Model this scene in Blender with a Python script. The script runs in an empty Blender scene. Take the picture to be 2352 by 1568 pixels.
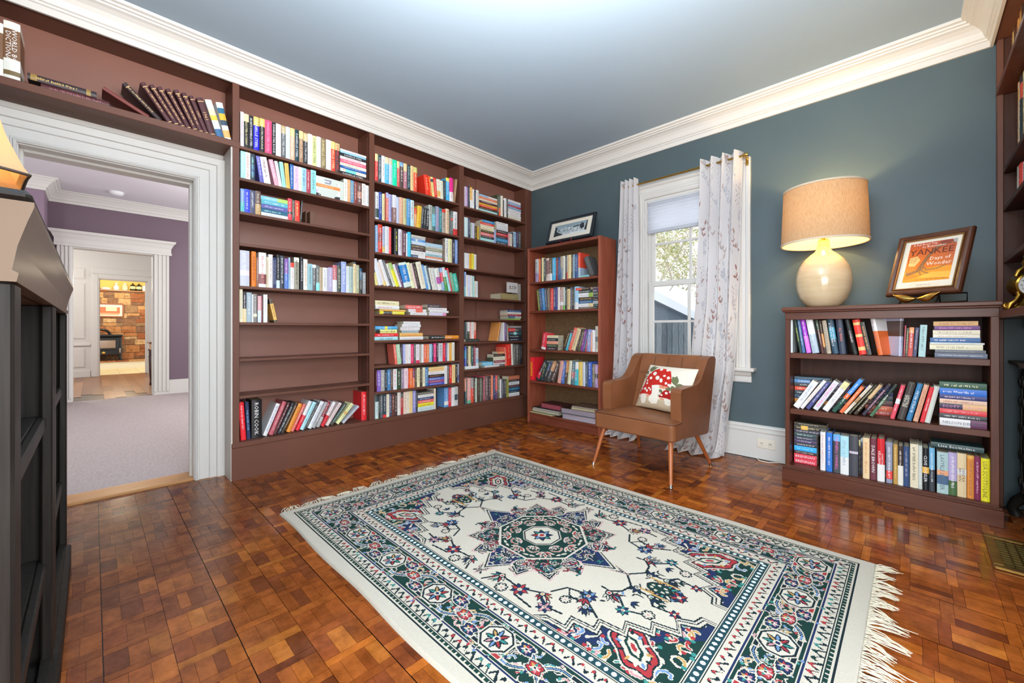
import bpy, math, random
import numpy as np
from mathutils import Vector, Matrix, Euler
rnd = random.Random(7)
SC = bpy.context.scene
COL = SC.collection
# ---------------------------------------------------------------- survey of the room (metres; eye at 0,0,1)
F = 941.; YAW = math.radians(44.32); SN = math.sin(YAW); CS = math.cos(YAW); CX = 1176.; HY = 757.
def U(px, py, ax, val):
    u = (px-CX)/F; v = (HY-py)/F
    d = (-SN+u*CS, CS+u*SN, v); i = 'xyz'.index(ax)
    t = (val-(0, 0, 1.)[i])/d[i]
    return (t*d[0], t*d[1], 1+t*d[2])
XB = -3.205      # face of the built-in bookcase
YW = 3.63        # window wall
XR = 0.345       # face of the side wall bookcase
ZC = 2.80        # ceiling
# ---------------------------------------------------------------- colour
def lin(c): return c/12.92 if c <= .04045 else ((c+.055)/1.055)**2.4
def C(h, a=1.):
    if isinstance(h, (tuple, list)): return tuple(h)[:3]+(a,)
    if len(h) == 3: h = ''.join(x*2 for x in h)
    return tuple(lin(int(h[i:i+2], 16)/255.) for i in (0, 2, 4))+(a,)
def mixc(a, b, t): return tuple(a[i]*(1-t)+b[i]*t for i in range(3))+(1.,)
# ---------------------------------------------------------------- materials
class NT:
    def __init__(s, name):
        s.m = bpy.data.materials.new(name); s.m.use_nodes = True; s.t = s.m.node_tree
        s.t.nodes.clear(); s.out = s.n('ShaderNodeOutputMaterial')
    def n(s, k, **kw):
        x = s.t.nodes.new(k)
        for a, v in kw.items(): setattr(x, a, v)
        return x
    def l(s, a, b): s.t.links.new(a, b)
    def p(s, rough=.5, metal=0., spec=.5):
        b = s.n('ShaderNodeBsdfPrincipled'); b.inputs['Roughness'].default_value = rough
        b.inputs['Metallic'].default_value = metal; b.inputs['Specular IOR Level'].default_value = spec
        s.l(b.outputs[0], s.out.inputs[0]); return b
    def noise(s, scale, detail=3., vec=(1, 1, 1), rough=.5, coord='Object'):
        tc = s.n('ShaderNodeTexCoord'); mp = s.n('ShaderNodeMapping'); mp.inputs['Scale'].default_value = vec
        s.l(tc.outputs[coord], mp.inputs[0]); nz = s.n('ShaderNodeTexNoise')
        nz.inputs['Scale'].default_value = scale; nz.inputs['Detail'].default_value = detail; nz.inputs['Roughness'].default_value = rough
        s.l(mp.outputs[0], nz.inputs['Vector']); return nz
    def ramp(s, fac, stops):
        r = s.n('ShaderNodeValToRGB'); e = r.color_ramp.elements
        while len(e) < len(stops): e.new(.5)
        for q, (pos, c) in zip(e, stops): q.position = pos; q.color = C(c)
        s.l(fac, r.inputs[0]); return r
    def bump(s, b, h, strength=.2, dist=.002):
        k = s.n('ShaderNodeBump'); k.inputs['Strength'].default_value = strength; k.inputs['Distance'].default_value = dist
        s.l(h, k.inputs['Height']); s.l(k.outputs[0], b.inputs['Normal'])
def mat(name, col, rough=.5, metal=0., spec=.5, var=None, vscale=3., vec=(1, 1, 1), bump=0., bscale=None, bdist=.002):
    k = NT(name); b = k.p(rough, metal, spec)
    if var:
        nz = k.noise(vscale, 4., vec); r = k.ramp(nz.outputs['Fac'], [(.3, col), (.7, var)]); k.l(r.outputs[0], b.inputs['Base Color'])
    else: b.inputs['Base Color'].default_value = C(col)
    if bump:
        nz = k.noise(bscale or vscale, 4., vec); k.bump(b, nz.outputs['Fac'], bump, bdist)
    return k.m
def attr_mat(name, rough=.5, spec=.4, transl=0., grain=None, bump=0., bscale=300.):
    k = NT(name); b = k.p(rough, 0., spec); a = k.n('ShaderNodeAttribute', attribute_name='Col'); src = a.outputs['Color']
    if grain:
        nz = k.noise(grain[0], 5., grain[1], .65); r = k.ramp(nz.outputs['Fac'], [(.3, grain[2]), (.7, 'fff')])
        mx = k.n('ShaderNodeMix', data_type='RGBA', blend_type='MULTIPLY'); mx.inputs[0].default_value = 1.
        k.l(src, mx.inputs[6]); k.l(r.outputs[0], mx.inputs[7]); src = mx.outputs[2]
    k.l(src, b.inputs['Base Color'])
    if transl:
        t = k.n('ShaderNodeBsdfTranslucent'); k.l(src, t.inputs[0]); ms = k.n('ShaderNodeMixShader'); ms.inputs[0].default_value = transl
        k.l(b.outputs[0], ms.inputs[1]); k.l(t.outputs[0], ms.inputs[2]); k.l(ms.outputs[0], k.out.inputs[0])
    if bump: k.bump(b, k.noise(bscale, 2.).outputs['Fac'], bump)
    return k.m
def emit(name, col, st):
    k = NT(name); e = k.n('ShaderNodeEmission'); e.inputs[0].default_value = C(col); e.inputs[1].default_value = st
    k.l(e.outputs[0], k.out.inputs[0]); return k.m
M = {}
M['print'] = attr_mat('printed_cover', .42, .4)
M['page'] = mat('book_pages', 'cfc3a8', .9, var='b5a688', vscale=30., vec=(8, 8, 1))
M['brown'] = mat('brown_paint', '643f31', .45, spec=.3, var='6c4537', vscale=2.2, bump=.04, bscale=120.)
M['brownback_sheen'] = mat('brown_paint_back_sheen', '80574a', .42, spec=.4, var='8b6052', vscale=1.6, bump=.04, bscale=90.)  # back panels lightened to stand for window sheen on the brown paint
M['white'] = mat('white_trim_paint', 'd2d0cb', .4, spec=.3)
M['ceil'] = mat('blue_grey_ceiling_paint', 'a0b5c6', .8)
M['teal'] = mat('dark_teal_wall_paint', '4b5a5f', .5, spec=.3, var='4f5e62', vscale=3., bump=.08, bscale=350.)
M['purple'] = mat('purple_wall_paint', '6f5c69', .6)
M['lilac'] = mat('lilac_wall_paint', '8a7486', .6)
M['lilacceil'] = mat('lilac_white_ceiling', 'd6d2d8', .8)
M['cherry'] = mat('cherry_wood', '8c4630', .35, var='a85c44', vscale=9., vec=(4, 4, .35))
M['cherrydk'] = mat('cherry_wood_dark', '6c3423', .4, var='864836', vscale=9., vec=(.5, 4, 4))
M['tanback'] = mat('tan_hardboard', '6b5236', .7, var='7d6142', vscale=40.)
M['mahog'] = mat('mahogany_wood', '4f2a1c', .38, spec=.3, var='633828', vscale=9., vec=(.4, 5, 5))
M['mahogv'] = mat('mahogany_wood_upright', '4f2a1c', .38, spec=.3, var='643929', vscale=9., vec=(5, 5, .4))
M['mahogdk'] = mat('mahogany_wood_back', '3e2218', .5, spec=.25, var='4c2c20', vscale=8., vec=(5, 5, .5))
M['black'] = mat('black_stained_wood', '181513', .5, 0., .2, var='2a2622', vscale=16., vec=(6, 6, .35))
M['blackedge_lit'] = mat('black_wood_lit_edge', '66503a', .38, spec=.3)  # tan base stands for warm light on the black cornice wood
M['leather'] = mat('tan_leather', '77482a', .42, spec=.35, var='885637', vscale=5., bump=.12, bscale=260., bdist=.001)
M['legwood'] = mat('walnut_leg', '9a5228', .3, var='ac6234', vscale=8., vec=(6, 6, .6))
M['chrome'] = mat('chrome', 'cfcbc6', .12, 1.)
M['brass'] = mat('brass', 'c9a052', .22, 1.)
M['gold'] = mat('gilt', 'b98d3d', .28, 1., var='8a6526', vscale=60.)
M['iron'] = mat('cast_iron', '25231f', .45, .4, var='33312b', vscale=30., bump=.3, bscale=90.)
M['oak'] = mat('oak_threshold', 'b07a45', .4, var='c08d58', vscale=8., vec=(4, .5, 4))
M['vinyl'] = mat('white_vinyl', 'e4e6e8', .3)
M['ceram'] = mat('cream_glaze', 'd9c3a0', .16, var='cdb48c', vscale=5., vec=(1, 1, 7))
M['paper'] = mat('mat_board', 'e3dccb', .8)
M['rings'] = mat('brass_ring', 'b59a55', .3, 1.)
M['plastic'] = mat('ivory_plastic', 'ddd6c6', .35)
M['dark'] = mat('dark_slot', '201c1a', .6)
# ---------------------------------------------------------------- mesh builder
class MB:
    def __init__(s): s.v = []; s.f = []; s.m = []; s.c = []; s.s = []
    def add(s, vs, fs, mi=0, col=None, smooth=False, T=None):
        o = len(s.v)
        if T is not None: vs = [tuple(T @ Vector(q)) for q in vs]
        s.v += [tuple(q) for q in vs]
        for f in fs: s.f.append(tuple(i+o for i in f)); s.m.append(mi); s.c.append(col); s.s.append(smooth)
        return s
    def box(s, x0, x1, y0, y1, z0, z1, b=0., mi=0, col=None, T=None):
        if x1 < x0: x0, x1 = x1, x0
        if y1 < y0: y0, y1 = y1, y0
        if z1 < z0: z0, z1 = z1, z0
        b = min(b, (x1-x0)*.45, (y1-y0)*.45, (z1-z0)*.45)
        if b <= 0:
            v = [(x, y, z) for z in (z0, z1) for y in (y0, y1) for x in (x0, x1)]
            return s.add(v, [(0, 2, 3, 1), (4, 5, 7, 6), (0, 1, 5, 4), (2, 6, 7, 3), (0, 4, 6, 2), (1, 3, 7, 5)], mi, col, False, T)
        v = []; idx = {}
        for i, x in enumerate((x0, x1)):
            for j, y in enumerate((y0, y1)):
                for k, z in enumerate((z0, z1)):
                    sx, sy, sz = (1, -1)[i]*b, (1, -1)[j]*b, (1, -1)[k]*b
                    idx[i, j, k, 0] = len(v); v.append((x, y+sy, z+sz))
                    idx[i, j, k, 1] = len(v); v.append((x+sx, y, z+sz))
                    idx[i, j, k, 2] = len(v); v.append((x+sx, y+sy, z))
        f = []
        for i in (0, 1):
            q = [idx[i, 0, 0, 0], idx[i, 0, 1, 0], idx[i, 1, 1, 0], idx[i, 1, 0, 0]]; f.append(q if i == 0 else q[::-1])
            q = [idx[0, i, 0, 1], idx[1, i, 0, 1], idx[1, i, 1, 1], idx[0, i, 1, 1]]; f.append(q if i == 0 else q[::-1])
            q = [idx[0, 0, i, 2], idx[0, 1, i, 2], idx[1, 1, i, 2], idx[1, 0, i, 2]]; f.append(q if i == 0 else q[::-1])
        for i in (0, 1):
            for j in (0, 1):
                fl = (i+j) % 2
                q = [idx[i, j, 0, 0], idx[i, j, 0, 1], idx[i, j, 1, 1], idx[i, j, 1, 0]]; f.append(q if fl == 0 else q[::-1])
                q = [idx[i, 0, j, 0], idx[i, 1, j, 0], idx[i, 1, j, 2], idx[i, 0, j, 2]]; f.append(q if fl == 1 else q[::-1])
                q = [idx[0, i, j, 1], idx[0, i, j, 2], idx[1, i, j, 2], idx[1, i, j, 1]]; f.append(q if fl == 1 else q[::-1])
        for i in (0, 1):
            for j in (0, 1):
                for k in (0, 1):
                    q = [idx[i, j, k, 0], idx[i, j, k, 1], idx[i, j, k, 2]]; f.append(q if (i+j+k) % 2 == 0 else q[::-1])
        return s.add(v, f, mi, col, False, T)
    def quad(s, a, b, c, d, mi=0, col=None): return s.add([a, b, c, d], [(0, 1, 2, 3)], mi, col)
    def tube(s, pts, r, n=8, mi=0, col=None, caps=True, smooth=True):
        P = [Vector(p) for p in pts]; R = r if isinstance(r, (list, tuple)) else [r]*len(P)
        vs = []; fs = []; up = None
        for i, p in enumerate(P):
            d = (P[min(i+1, len(P)-1)]-P[max(i-1, 0)])
            d = d.normalized() if d.length > 1e-9 else Vector((0, 0, 1))
            if up is None: up = Vector((0, 0, 1)) if abs(d.z) < .9 else Vector((1, 0, 0))
            a = d.cross(up)
            if a.length < 1e-6: a = d.cross(Vector((0, 1, 0)))
            a.normalize(); b = a.cross(d); up = b
            for k in range(n):
                t = 2*math.pi*k/n; vs.append(p+(a*math.cos(t)+b*math.sin(t))*R[i])
        for i in range(len(P)-1):
            for k in range(n):
                k2 = (k+1) % n; fs.append((i*n+k, i*n+k2, (i+1)*n+k2, (i+1)*n+k))
        s.add(vs, fs, mi, col, smooth)
        if caps: s.add(vs[:n], [tuple(range(n))], mi, col); s.add(vs[-n:], [tuple(range(n))[::-1]], mi, col)
        return s
    def lathe(s, prof, n=32, c=(0, 0, 0), mi=0, col=None, smooth=True, sx=1., sy=1.):
        vs = []; fs = []
        for r, z in prof:
            for k in range(n):
                t = 2*math.pi*k/n; vs.append((c[0]+r*sx*math.cos(t), c[1]+r*sy*math.sin(t), c[2]+z))
        for i in range(len(prof)-1):
            for k in range(n):
                k2 = (k+1) % n; fs.append((i*n+k, i*n+k2, (i+1)*n+k2, (i+1)*n+k))
        return s.add(vs, fs, mi, col, smooth)
    def extr(s, prof, fn, t0, t1, mi=0, col=None, closed=True, smooth=False):
        """profile points (p,q) carried from t0(p,q) to t1(p,q) by fn(p,q,t)"""
        n = len(prof); A = [fn(p, q, t0(p, q) if callable(t0) else t0) for p, q in prof]; B = [fn(p, q, t1(p, q) if callable(t1) else t1) for p, q in prof]
        fs = [(i, (i+1) % n, n+(i+1) % n, n+i) for i in range(n if closed else n-1)]
        s.add(A+B, fs, mi, col, smooth)
        if closed: s.add(A, [tuple(range(n))[::-1]], mi, col); s.add(B, [tuple(range(n))], mi, col)
        return s
    def grid(s, nx, ny, fn, mi=0, colfn=None, smooth=True, wrap=False):
        vs = [fn(i/(nx-1.), j/(ny-1.)) for j in range(ny) for i in range(nx)]
        fs = [(j*nx+i, j*nx+i+1, (j+1)*nx+i+1, (j+1)*nx+i) for j in range(ny-1) for i in range(nx-1)]
        return s.add(vs, fs, mi, None, smooth)
    def build(s, name, mats, parent=None, loc=(0, 0, 0), rot=(0, 0, 0), world=False, sharp=None, bevel=0.):
        me = bpy.data.meshes.new(name); L = Vector(loc); vs = s.v
        if world:
            o = Vector(parent_loc(parent)) if parent is not None else L
            vs = [(x-o.x, y-o.y, z-o.z) for x, y, z in vs]
        me.from_pydata(vs, [], s.f)
        if not isinstance(mats, (list, tuple)): mats = [mats]
        for m in mats: me.materials.append(M[m] if isinstance(m, str) else m)
        if len(mats) > 1: me.polygons.foreach_set('material_index', s.m)
        me.polygons.foreach_set('use_smooth', s.s)
        if any(c is not None for c in s.c):
            a = me.attributes.new('Col', 'FLOAT_COLOR', 'FACE')
            a.data.foreach_set('color', [x for c in s.c for x in (c if c is not None else (.5, .5, .5, 1.))])
        me.update()
        o = bpy.data.objects.new(name, me); COL.objects.link(o)
        if parent is not None: o.parent = parent
        o.location = L if parent is None else (Vector((0, 0, 0)) if world else L); o.rotation_euler = rot
        return o
def parent_loc(o):
    v = Vector(o.location)
    while o.parent: o = o.parent; v += Vector(o.location)
    return v
def tag(o, label, cat, group=None):
    o['label'] = label; o['category'] = cat
    if group: o['group'] = group
    return o
def thing(name, label, cat, loc=(0, 0, 0), rotz=0., group=None):
    o = bpy.data.objects.new(name, None); COL.objects.link(o); o.empty_display_size = .05
    o.location = loc; o.rotation_euler = (0, 0, rotz); return tag(o, label, cat, group)
def struct(o): o['kind'] = 'structure'; return o
# ---------------------------------------------------------------- raster for woven and printed patterns
class Ras:
    def __init__(s, x0, x1, y0, y1, step, bg):
        s.x0, s.y0, s.st = x0, y0, step; s.W = int(round((x1-x0)/step)); s.H = int(round((y1-y0)/step))
        s.x1, s.y1 = x1, y1
        s.img = np.empty((s.H, s.W, 3), np.float32); s.img[:] = C(bg)[:3]
        xs = x0+(np.arange(s.W)+.5)*(x1-x0)/s.W; ys = y0+(np.arange(s.H)+.5)*(y1-y0)/s.H
        s.X, s.Y = np.meshgrid(xs, ys)
    def win(s, xa, xb, ya, yb):
        i0 = max(0, int((xa-s.x0)/s.st)-1); i1 = min(s.W, int((xb-s.x0)/s.st)+2)
        j0 = max(0, int((ya-s.y0)/s.st)-1); j1 = min(s.H, int((yb-s.y0)/s.st)+2)
        return slice(j0, max(j0, j1)), slice(i0, max(i0, i1))
    def put(s, w, m, col): s.img[w][m] = C(col)[:3]
    def poly(s, pts, col):
        xs = [p[0] for p in pts]; ys = [p[1] for p in pts]; w = s.win(min(xs), max(xs), min(ys), max(ys))
        X = s.X[w]; Y = s.Y[w]
        if X.size == 0: return
        ins = np.zeros(X.shape, bool); n = len(pts)
        for i in range(n):
            xa, ya = pts[i]; xb, yb = pts[(i+1) % n]
            if ya == yb: continue
            ins ^= ((ya > Y) != (yb > Y)) & (X < (xb-xa)*(Y-ya)/(yb-ya)+xa)
        s.put(w, ins, col)
    def ell(s, cx, cy, rx, ry, col, a=0.):
        r = max(rx, ry); w = s.win(cx-r, cx+r, cy-r, cy+r); X = s.X[w]-cx; Y = s.Y[w]-cy; c, n = math.cos(a), math.sin(a)
        s.put(w, ((X*c+Y*n)/rx)**2+((-X*n+Y*c)/ry)**2 < 1, col)
    def line(s, pts, wd, col):
        for (xa, ya), (xb, yb) in zip(pts, pts[1:]):
            w = s.win(min(xa, xb)-wd, max(xa, xb)+wd, min(ya, yb)-wd, max(ya, yb)+wd); X = s.X[w]; Y = s.Y[w]
            dx, dy = xb-xa, yb-ya; q = dx*dx+dy*dy
            if q < 1e-12: continue
            t = np.clip(((X-xa)*dx+(Y-ya)*dy)/q, 0, 1)
            s.put(w, (X-xa-t*dx)**2+(Y-ya-t*dy)**2 < (wd/2)**2, col)
    def leaf(s, x, y, a, L, wd, col):
        n = 7; c, sn = math.cos(a), math.sin(a); p = []
        for i in range(n+1): t = i/n; p.append((t*L, wd/2*math.sin(math.pi*t**.8)))
        p += [(q[0], -q[1]) for q in p[::-1]]
        s.poly([(x+q[0]*c-q[1]*sn, y+q[0]*sn+q[1]*c) for q in p], col)
def raster_mesh(name, R, fn, mat_, parent=None, loc=(0, 0, 0), world=False, smooth=True, back=None):
    """grid of faces, one per raster cell, mapped to space by fn(Xarray, Yarray) -> (H+1,W+1,3)"""
    xs = np.linspace(R.x0, R.x1, R.W+1); ys = np.linspace(R.y0, R.y1, R.H+1); X, Y = np.meshgrid(xs, ys)
    P = fn(X, Y).astype(np.float32).reshape(-1, 3)
    if world:
        P = P-np.array(parent_loc(parent) if parent is not None else loc, np.float32)
    W, H = R.W, R.H; j, i = np.mgrid[0:H, 0:W]; a = j*(W+1)+i
    q = np.stack([a, a+1, a+W+2, a+W+1], -1).reshape(-1).astype(np.int32)
    me = bpy.data.meshes.new(name); me.vertices.add(len(P)); me.vertices.foreach_set('co', P.ravel())
    me.loops.add(len(q)); me.loops.foreach_set('vertex_index', q); n = W*H
    me.polygons.add(n); me.polygons.foreach_set('loop_start', np.arange(0, 4*n, 4, dtype=np.int32))
    me.polygons.foreach_set('use_smooth', np.full(n, smooth))
    at = me.attributes.new('Col', 'FLOAT_COLOR', 'FACE'); cc = np.ones((n, 4), np.float32); cc[:, :3] = R.img.reshape(-1, 3)
    at.data.foreach_set('color', cc.ravel()); me.materials.append(M[mat_] if isinstance(mat_, str) else mat_)
    me.update(calc_edges=True); me.validate()
    o = bpy.data.objects.new(name, me); COL.objects.link(o)
    if parent is not None: o.parent = parent
    if not world or parent is None: o.location = loc
    return o
# ---------------------------------------------------------------- lettering
_gl = {}
def glyphs(txt):
    """flat lettering as verts, faces and extents (x0,x1,y0,y1) at size 1"""
    if txt not in _gl:
        cu = bpy.data.curves.new('t', 'FONT'); cu.body = txt; cu.resolution_u = 1; cu.fill_mode = 'FRONT'
        o = bpy.data.objects.new('t', cu); COL.objects.link(o)
        dg = bpy.context.evaluated_depsgraph_get(); me = bpy.data.meshes.new_from_object(o.evaluated_get(dg))
        vs = [(v.co.x, v.co.y) for v in me.vertices]; fs = [tuple(p.vertices) for p in me.polygons]
        bpy.data.objects.remove(o); bpy.data.curves.remove(cu); bpy.data.meshes.remove(me)
        xs = [v[0] for v in vs] or [0, 1]; ys = [v[1] for v in vs] or [0, 1]
        _gl[txt] = (vs, fs, min(xs), max(xs), min(ys), max(ys))
    return _gl[txt]
def lettering(mb, txt, org, ex, ey, L, Hh, col, mi=0, stretch=None, center=True):
    """fit txt in a box L long (along ex) and Hh high (along ey) whose lower left corner is org"""
    vs, fs, x0, x1, y0, y1 = glyphs(txt)
    if not fs: return
    sc = min(L/(x1-x0), Hh/(y1-y0)); sx = sc if not stretch else min(L/(x1-x0), sc*stretch); ox = (L-(x1-x0)*sx)/2 if center else 0; oy = (Hh-(y1-y0)*sc)/2
    O = Vector(org); A = Vector(ex); B = Vector(ey)
    n = A.cross(B)
    mb.add([O+A*(ox+(x-x0)*sx)+B*(oy+(y-y0)*sc) for x, y in vs], fs, mi, col)
def scribble(mb, org, ex, ey, L, Hh, col, r, mi=0):
    """marks standing for lettering too small to read"""
    O = Vector(org); A = Vector(ex); B = Vector(ey); x = 0.
    while x < L-Hh*.5:
        for _ in range(r.randint(3, 8)):
            w = Hh*r.uniform(.3, .55); g = Hh*.18
            if x+w > L: break
            h0 = r.choice((0, 0, 0, .25)); h1 = r.choice((.7, 1, 1))
            a, b = x, x+w
            k = r.random()
            def q(xa, xb, ya, yb): mb.add([O+A*xa+B*ya*Hh, O+A*xb+B*ya*Hh, O+A*xb+B*yb*Hh, O+A*xa+B*yb*Hh], [(0, 1, 2, 3)], mi, col)
            q(a, a+w*.34, h0, h1)
            if k < .7: q(a+w*.66, b, h0, h1*.9)
            if k > .25: q(a+w*.345, a+w*.655, h1-.22, h1)
            x += w+g
        x += Hh*.5
# ================================================================ THE ROOM
ZB = 2.632
CROWN = [(0, ZB), (.013, ZB), (.016, ZB+.034), (.024, ZB+.038), (.026, ZB+.048), (.034, ZB+.052), (.038, ZB+.062), (.046, ZB+.085), (.06, ZB+.105), (.08, ZB+.12), (.097, ZB+.127), (.1, ZB+.134), (.112, ZB+.138), (.114, ZB+.147), (.13, ZB+.152), (.134, ZB+.16), (.134, ZC+.01), (0, ZC+.01)]
# parquet floor: strips and short fingers, each piece with a wood tone of its own
def make_floor():
    k = NT('parquet_wood'); b = k.p(.3, 0., .22); a = k.n('ShaderNodeAttribute', attribute_name='Col')
    nz = k.noise(14., 6., (1, 1, 1), .7); n2 = k.noise(3., 3., (1, 1, 1)); r = k.ramp(nz.outputs['Fac'], [(.3, 'b0a8a0'), (.7, 'fff')])
    mx = k.n('ShaderNodeMix', data_type='RGBA', blend_type='MULTIPLY'); mx.inputs[0].default_value = 1.
    k.l(a.outputs['Color'], mx.inputs[6]); k.l(r.outputs[0], mx.inputs[7]); k.l(mx.outputs[2], b.inputs['Base Color'])
    rr = k.ramp(n2.outputs['Fac'], [(.3, '565656'), (.75, '808080')]); k.l(rr.outputs[0], b.inputs['Roughness'])
    k.bump(b, nz.outputs['Fac'], .08, .002)
    R = random.Random(3); mb = MB(); tones = ['a0531f', 'ac5c22', '964a1f', '84421f', 'b86524', 'a25622', 'a85a24', '783a1c', 'c0702a', '9a4e1e', 'a45622', '9c501f']
    x0, x1, y0, y1 = -3.43, 1.0, -1.0, YW
    mb.quad((x0, y0, -.0025), (x1, y0, -.0025), (x1, y1, -.0025), (x0, y1, -.0025), 0, C('2c170c')); mb.quad((x0, -2.7, -.001), (3.1, -2.7, -.001), (3.1, y0, -.001), (x0, y0, -.001), 0, C('9a5428')); mb.quad((x1, y0, -.001), (3.1, y0, -.001), (3.1, y1, -.001), (x1, y1, -.001), 0, C('9a5428'))
    ncol = int((y1-y0)/.155)+2; base = .0225-.155*8
    def q(xa, xb, ya, yb):
        xa = max(xa, x0); xb = min(xb, x1); ya = max(ya, y0); yb = min(yb, y1)
        if xb-xa < .003 or yb-ya < .003: return
        c = C(R.choice(tones)); d = R.uniform(.95, 1.3); z = R.uniform(-.0004, 0.)
        # weathered greyer wood by the doorway
        w = max(0., min(1., (-.9-xa)/1.8))*max(0., min(1., (1.3-ya)/.9)); c = mixc(c, C('664632'), .6*w)
        mb.quad((xa, ya, z), (xb, ya, z), (xb, yb, z), (xa, yb, z), 0, tuple(v*d for v in c[:3])+(1.,))
    for i in range(ncol):
        ya = base+.155*i; yb = ya+.155; g0 = .0012 if i % 2 == 0 else .0004; g1 = .0004 if i % 2 == 0 else .0012
        x = x0-R.uniform(0, .14)
        while x < x1:
            w = R.choice((.03, .034, .04)); q(x+.0003, x+w, ya+g0, yb-g1); x += w+.0005
            L = R.choice((.095, .105, .115)); n = R.choice((3, 3, 4)); cuts = [0]+sorted(R.choice((1, 1)) * (t+1)/n+R.uniform(-.03, .03) for t in range(n-1))+[1]
            for a, b2 in zip(cuts, cuts[1:]):
                q(x+.0003, x+L, ya+g0+(yb-ya-g0-g1)*a+.0003, ya+g0+(yb-ya-g0-g1)*b2-.0003)
            x += L+.0005
    struct(mb.build('floor', k.m))
make_floor()
struct(MB().box(-3.75, 3.1, -2.7, YW+.15, ZC, ZC+.08).build('ceiling', 'ceil'))
# window wall with its opening
WX0, WX1, WZ0, WZ1 = -1.80, -1.012, .70, 2.215
b = MB(); T = YW+.15
b.box(-3.75, WX0, YW, T, -.05, ZC); b.box(WX1, 1.6, YW, T, -.05, ZC); b.box(WX0, WX1, YW, T, -.05, WZ0); b.box(WX0, WX1, YW, T, WZ1, ZC)
struct(b.build('wall_back', 'teal'))
# doorway wall and the wall behind the shelves
DY0, DY1, DZ = -.281, .475, 2.005
XD = -3.43
b = MB(); b.box(-3.62, XD, DY1, .66, 0, ZC); b.box(-3.62, XD, -1.3, DY0, 0, ZC); b.box(-3.62, XD, DY0, DY1, DZ, ZC); b.box(-3.75, -3.46, .66, YW, 0, ZC)
struct(b.build('wall_left', 'white'))
b = MB(); b.box(.62, .8, 1.3, YW, 0, ZC); struct(b.build('wall_right', 'teal'))
b = MB(); b.box(-3.62, -.55, -.62, -.47, 0, ZC); struct(b.build('wall_near', 'teal'))
# crown moulding on three sides
XK = XB-.012
b = MB(); b.extr(CROWN, lambda p, q, t: (XK+p, t, q), -.47, lambda p, q: YW-p); struct(b.build('trim_1', 'white'))
b = MB(); b.extr(CROWN, lambda p, q, t: (t, YW-p, q), lambda p, q: XK+p, lambda p, q: XR-.01-p); struct(b.build('trim_2', 'white'))
b = MB(); b.extr(CROWN, lambda p, q, t: (XR-.01-p, t, q), lambda p, q: YW-p, 1.25); struct(b.build('trim_3', 'white'))
BASE = [(0, 0), (.02, 0), (.02, .2), (.026, .206), (.026, .214), (.016, .222), (.018, .236), (.024, .24), (.02, .25), (.008, .26), (0, .26)]
b = MB(); b.extr(BASE, lambda p, q, t: (t, YW-p, q), -2.1, .32); struct(b.build('baseboard_back', 'white'))
# doorway casing: stepped moulding round the opening
CAS = [(0, 0), (.0, .03), (.012, .038), (.016, .03), (.022, .03), (.026, .024), (.075, .026), (.08, .034), (.115, .036), (.12, .046), (.16, .05), (.166, .044), (.166, 0)]
def casing(parent, name, y0, y1, z1, fx, prof=CAS, m='white', z0=0.):
    """prof: (distance out from the opening, thickness); fx(thickness)->x"""
    b = MB()
    b.extr(prof, lambda p, q, t: (fx(q), y1+p, t), z0, lambda p, q: z1+p)
    b.extr(prof, lambda p, q, t: (fx(q), y0-p, t), z0, lambda p, q: z1+p)
    b.extr(prof, lambda p, q, t: (fx(q), t, z1+p), lambda p, q: y0-p, lambda p, q: y1+p)
    return b.build(name, m, parent)
door = struct(bpy.data.objects.new('door_1', None)); COL.objects.link(door)
casing(door, 'casing', DY0, DY1, DZ-.005, lambda q: XD-.002+q)
b = MB(); b.box(-3.64, XD+.012, DY1-.004, DY1+.014, 0, DZ, .002); b.box(-3.64, XD+.012, DY0-.014, DY0+.004, 0, DZ, .002); b.box(-3.64, XD+.0125, DY0+.004, DY1-.004, DZ-.012, DZ+.01, .002)
b.box(-3.53, -3.49, DY1-.016, DY1, 0, DZ-.01, .002); b.box(-3.53, -3.49, DY0, DY0+.016, 0, DZ-.01, .002); b.box(-3.529, -3.491, DY0+.016, DY1-.016, DZ-.026, DZ-.01, .002)
b.build('jamb', 'white', door)
b = MB(); b.box(-3.61, -3.42, DY0, DY1, -.01, .012, .006); struct(b.build('trim_4', 'oak'))
# ---------------------------------------------------------------- window
win = struct(bpy.data.objects.new('window_1', None)); COL.objects.link(win)
WC = [(0, 0), (0, .018), (.008, .024), (.016, .018), (.022, .018), (.03, .026), (.04, .026), (.046, .018), (.072, .018), (.078, .03), (.1, .034), (.108, .03), (.108, 0)]
b = MB(); zt = WZ1+.0
b.extr(WC, lambda p, q, t: (WX1-.004+p, YW-q, t), .70, lambda p, q: zt+p*1.35); b.extr(WC, lambda p, q, t: (WX0+.004-p, YW-q, t), .70, lambda p, q: zt+p*1.35)
b.extr(WC, lambda p, q, t: (t, YW-q, zt+p*1.35), lambda p, q: WX0+.004-p, lambda p, q: WX1-.004+p); b.build('casing', 'white', win)
b = MB(); b.box(WX0-.14, WX1+.14, YW-.075, YW+.06, .672, .70, .006); b.build('sill', 'white', win)
b = MB(); b.extr([(0, .585), (.014, .585), (.018, .6), (.018, .63), (.03, .645), (.034, .672), (0, .672)], lambda p, q, t: (t, YW-p, q), WX0-.11, WX1+.11); b.build('apron', 'white', win)
b = MB()
for xa, xb in ((WX0, WX0+.022), (WX1-.022, WX1)): b.box(xa, xb, YW, YW+.15, WZ0, WZ1, .002)
b.box(WX0+.022, WX1-.022, YW, YW+.15, WZ1-.02, WZ1); b.box(WX0+.022, WX1-.022, YW+.021, YW+.15, WZ0-.01, WZ0+.015)
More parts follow.
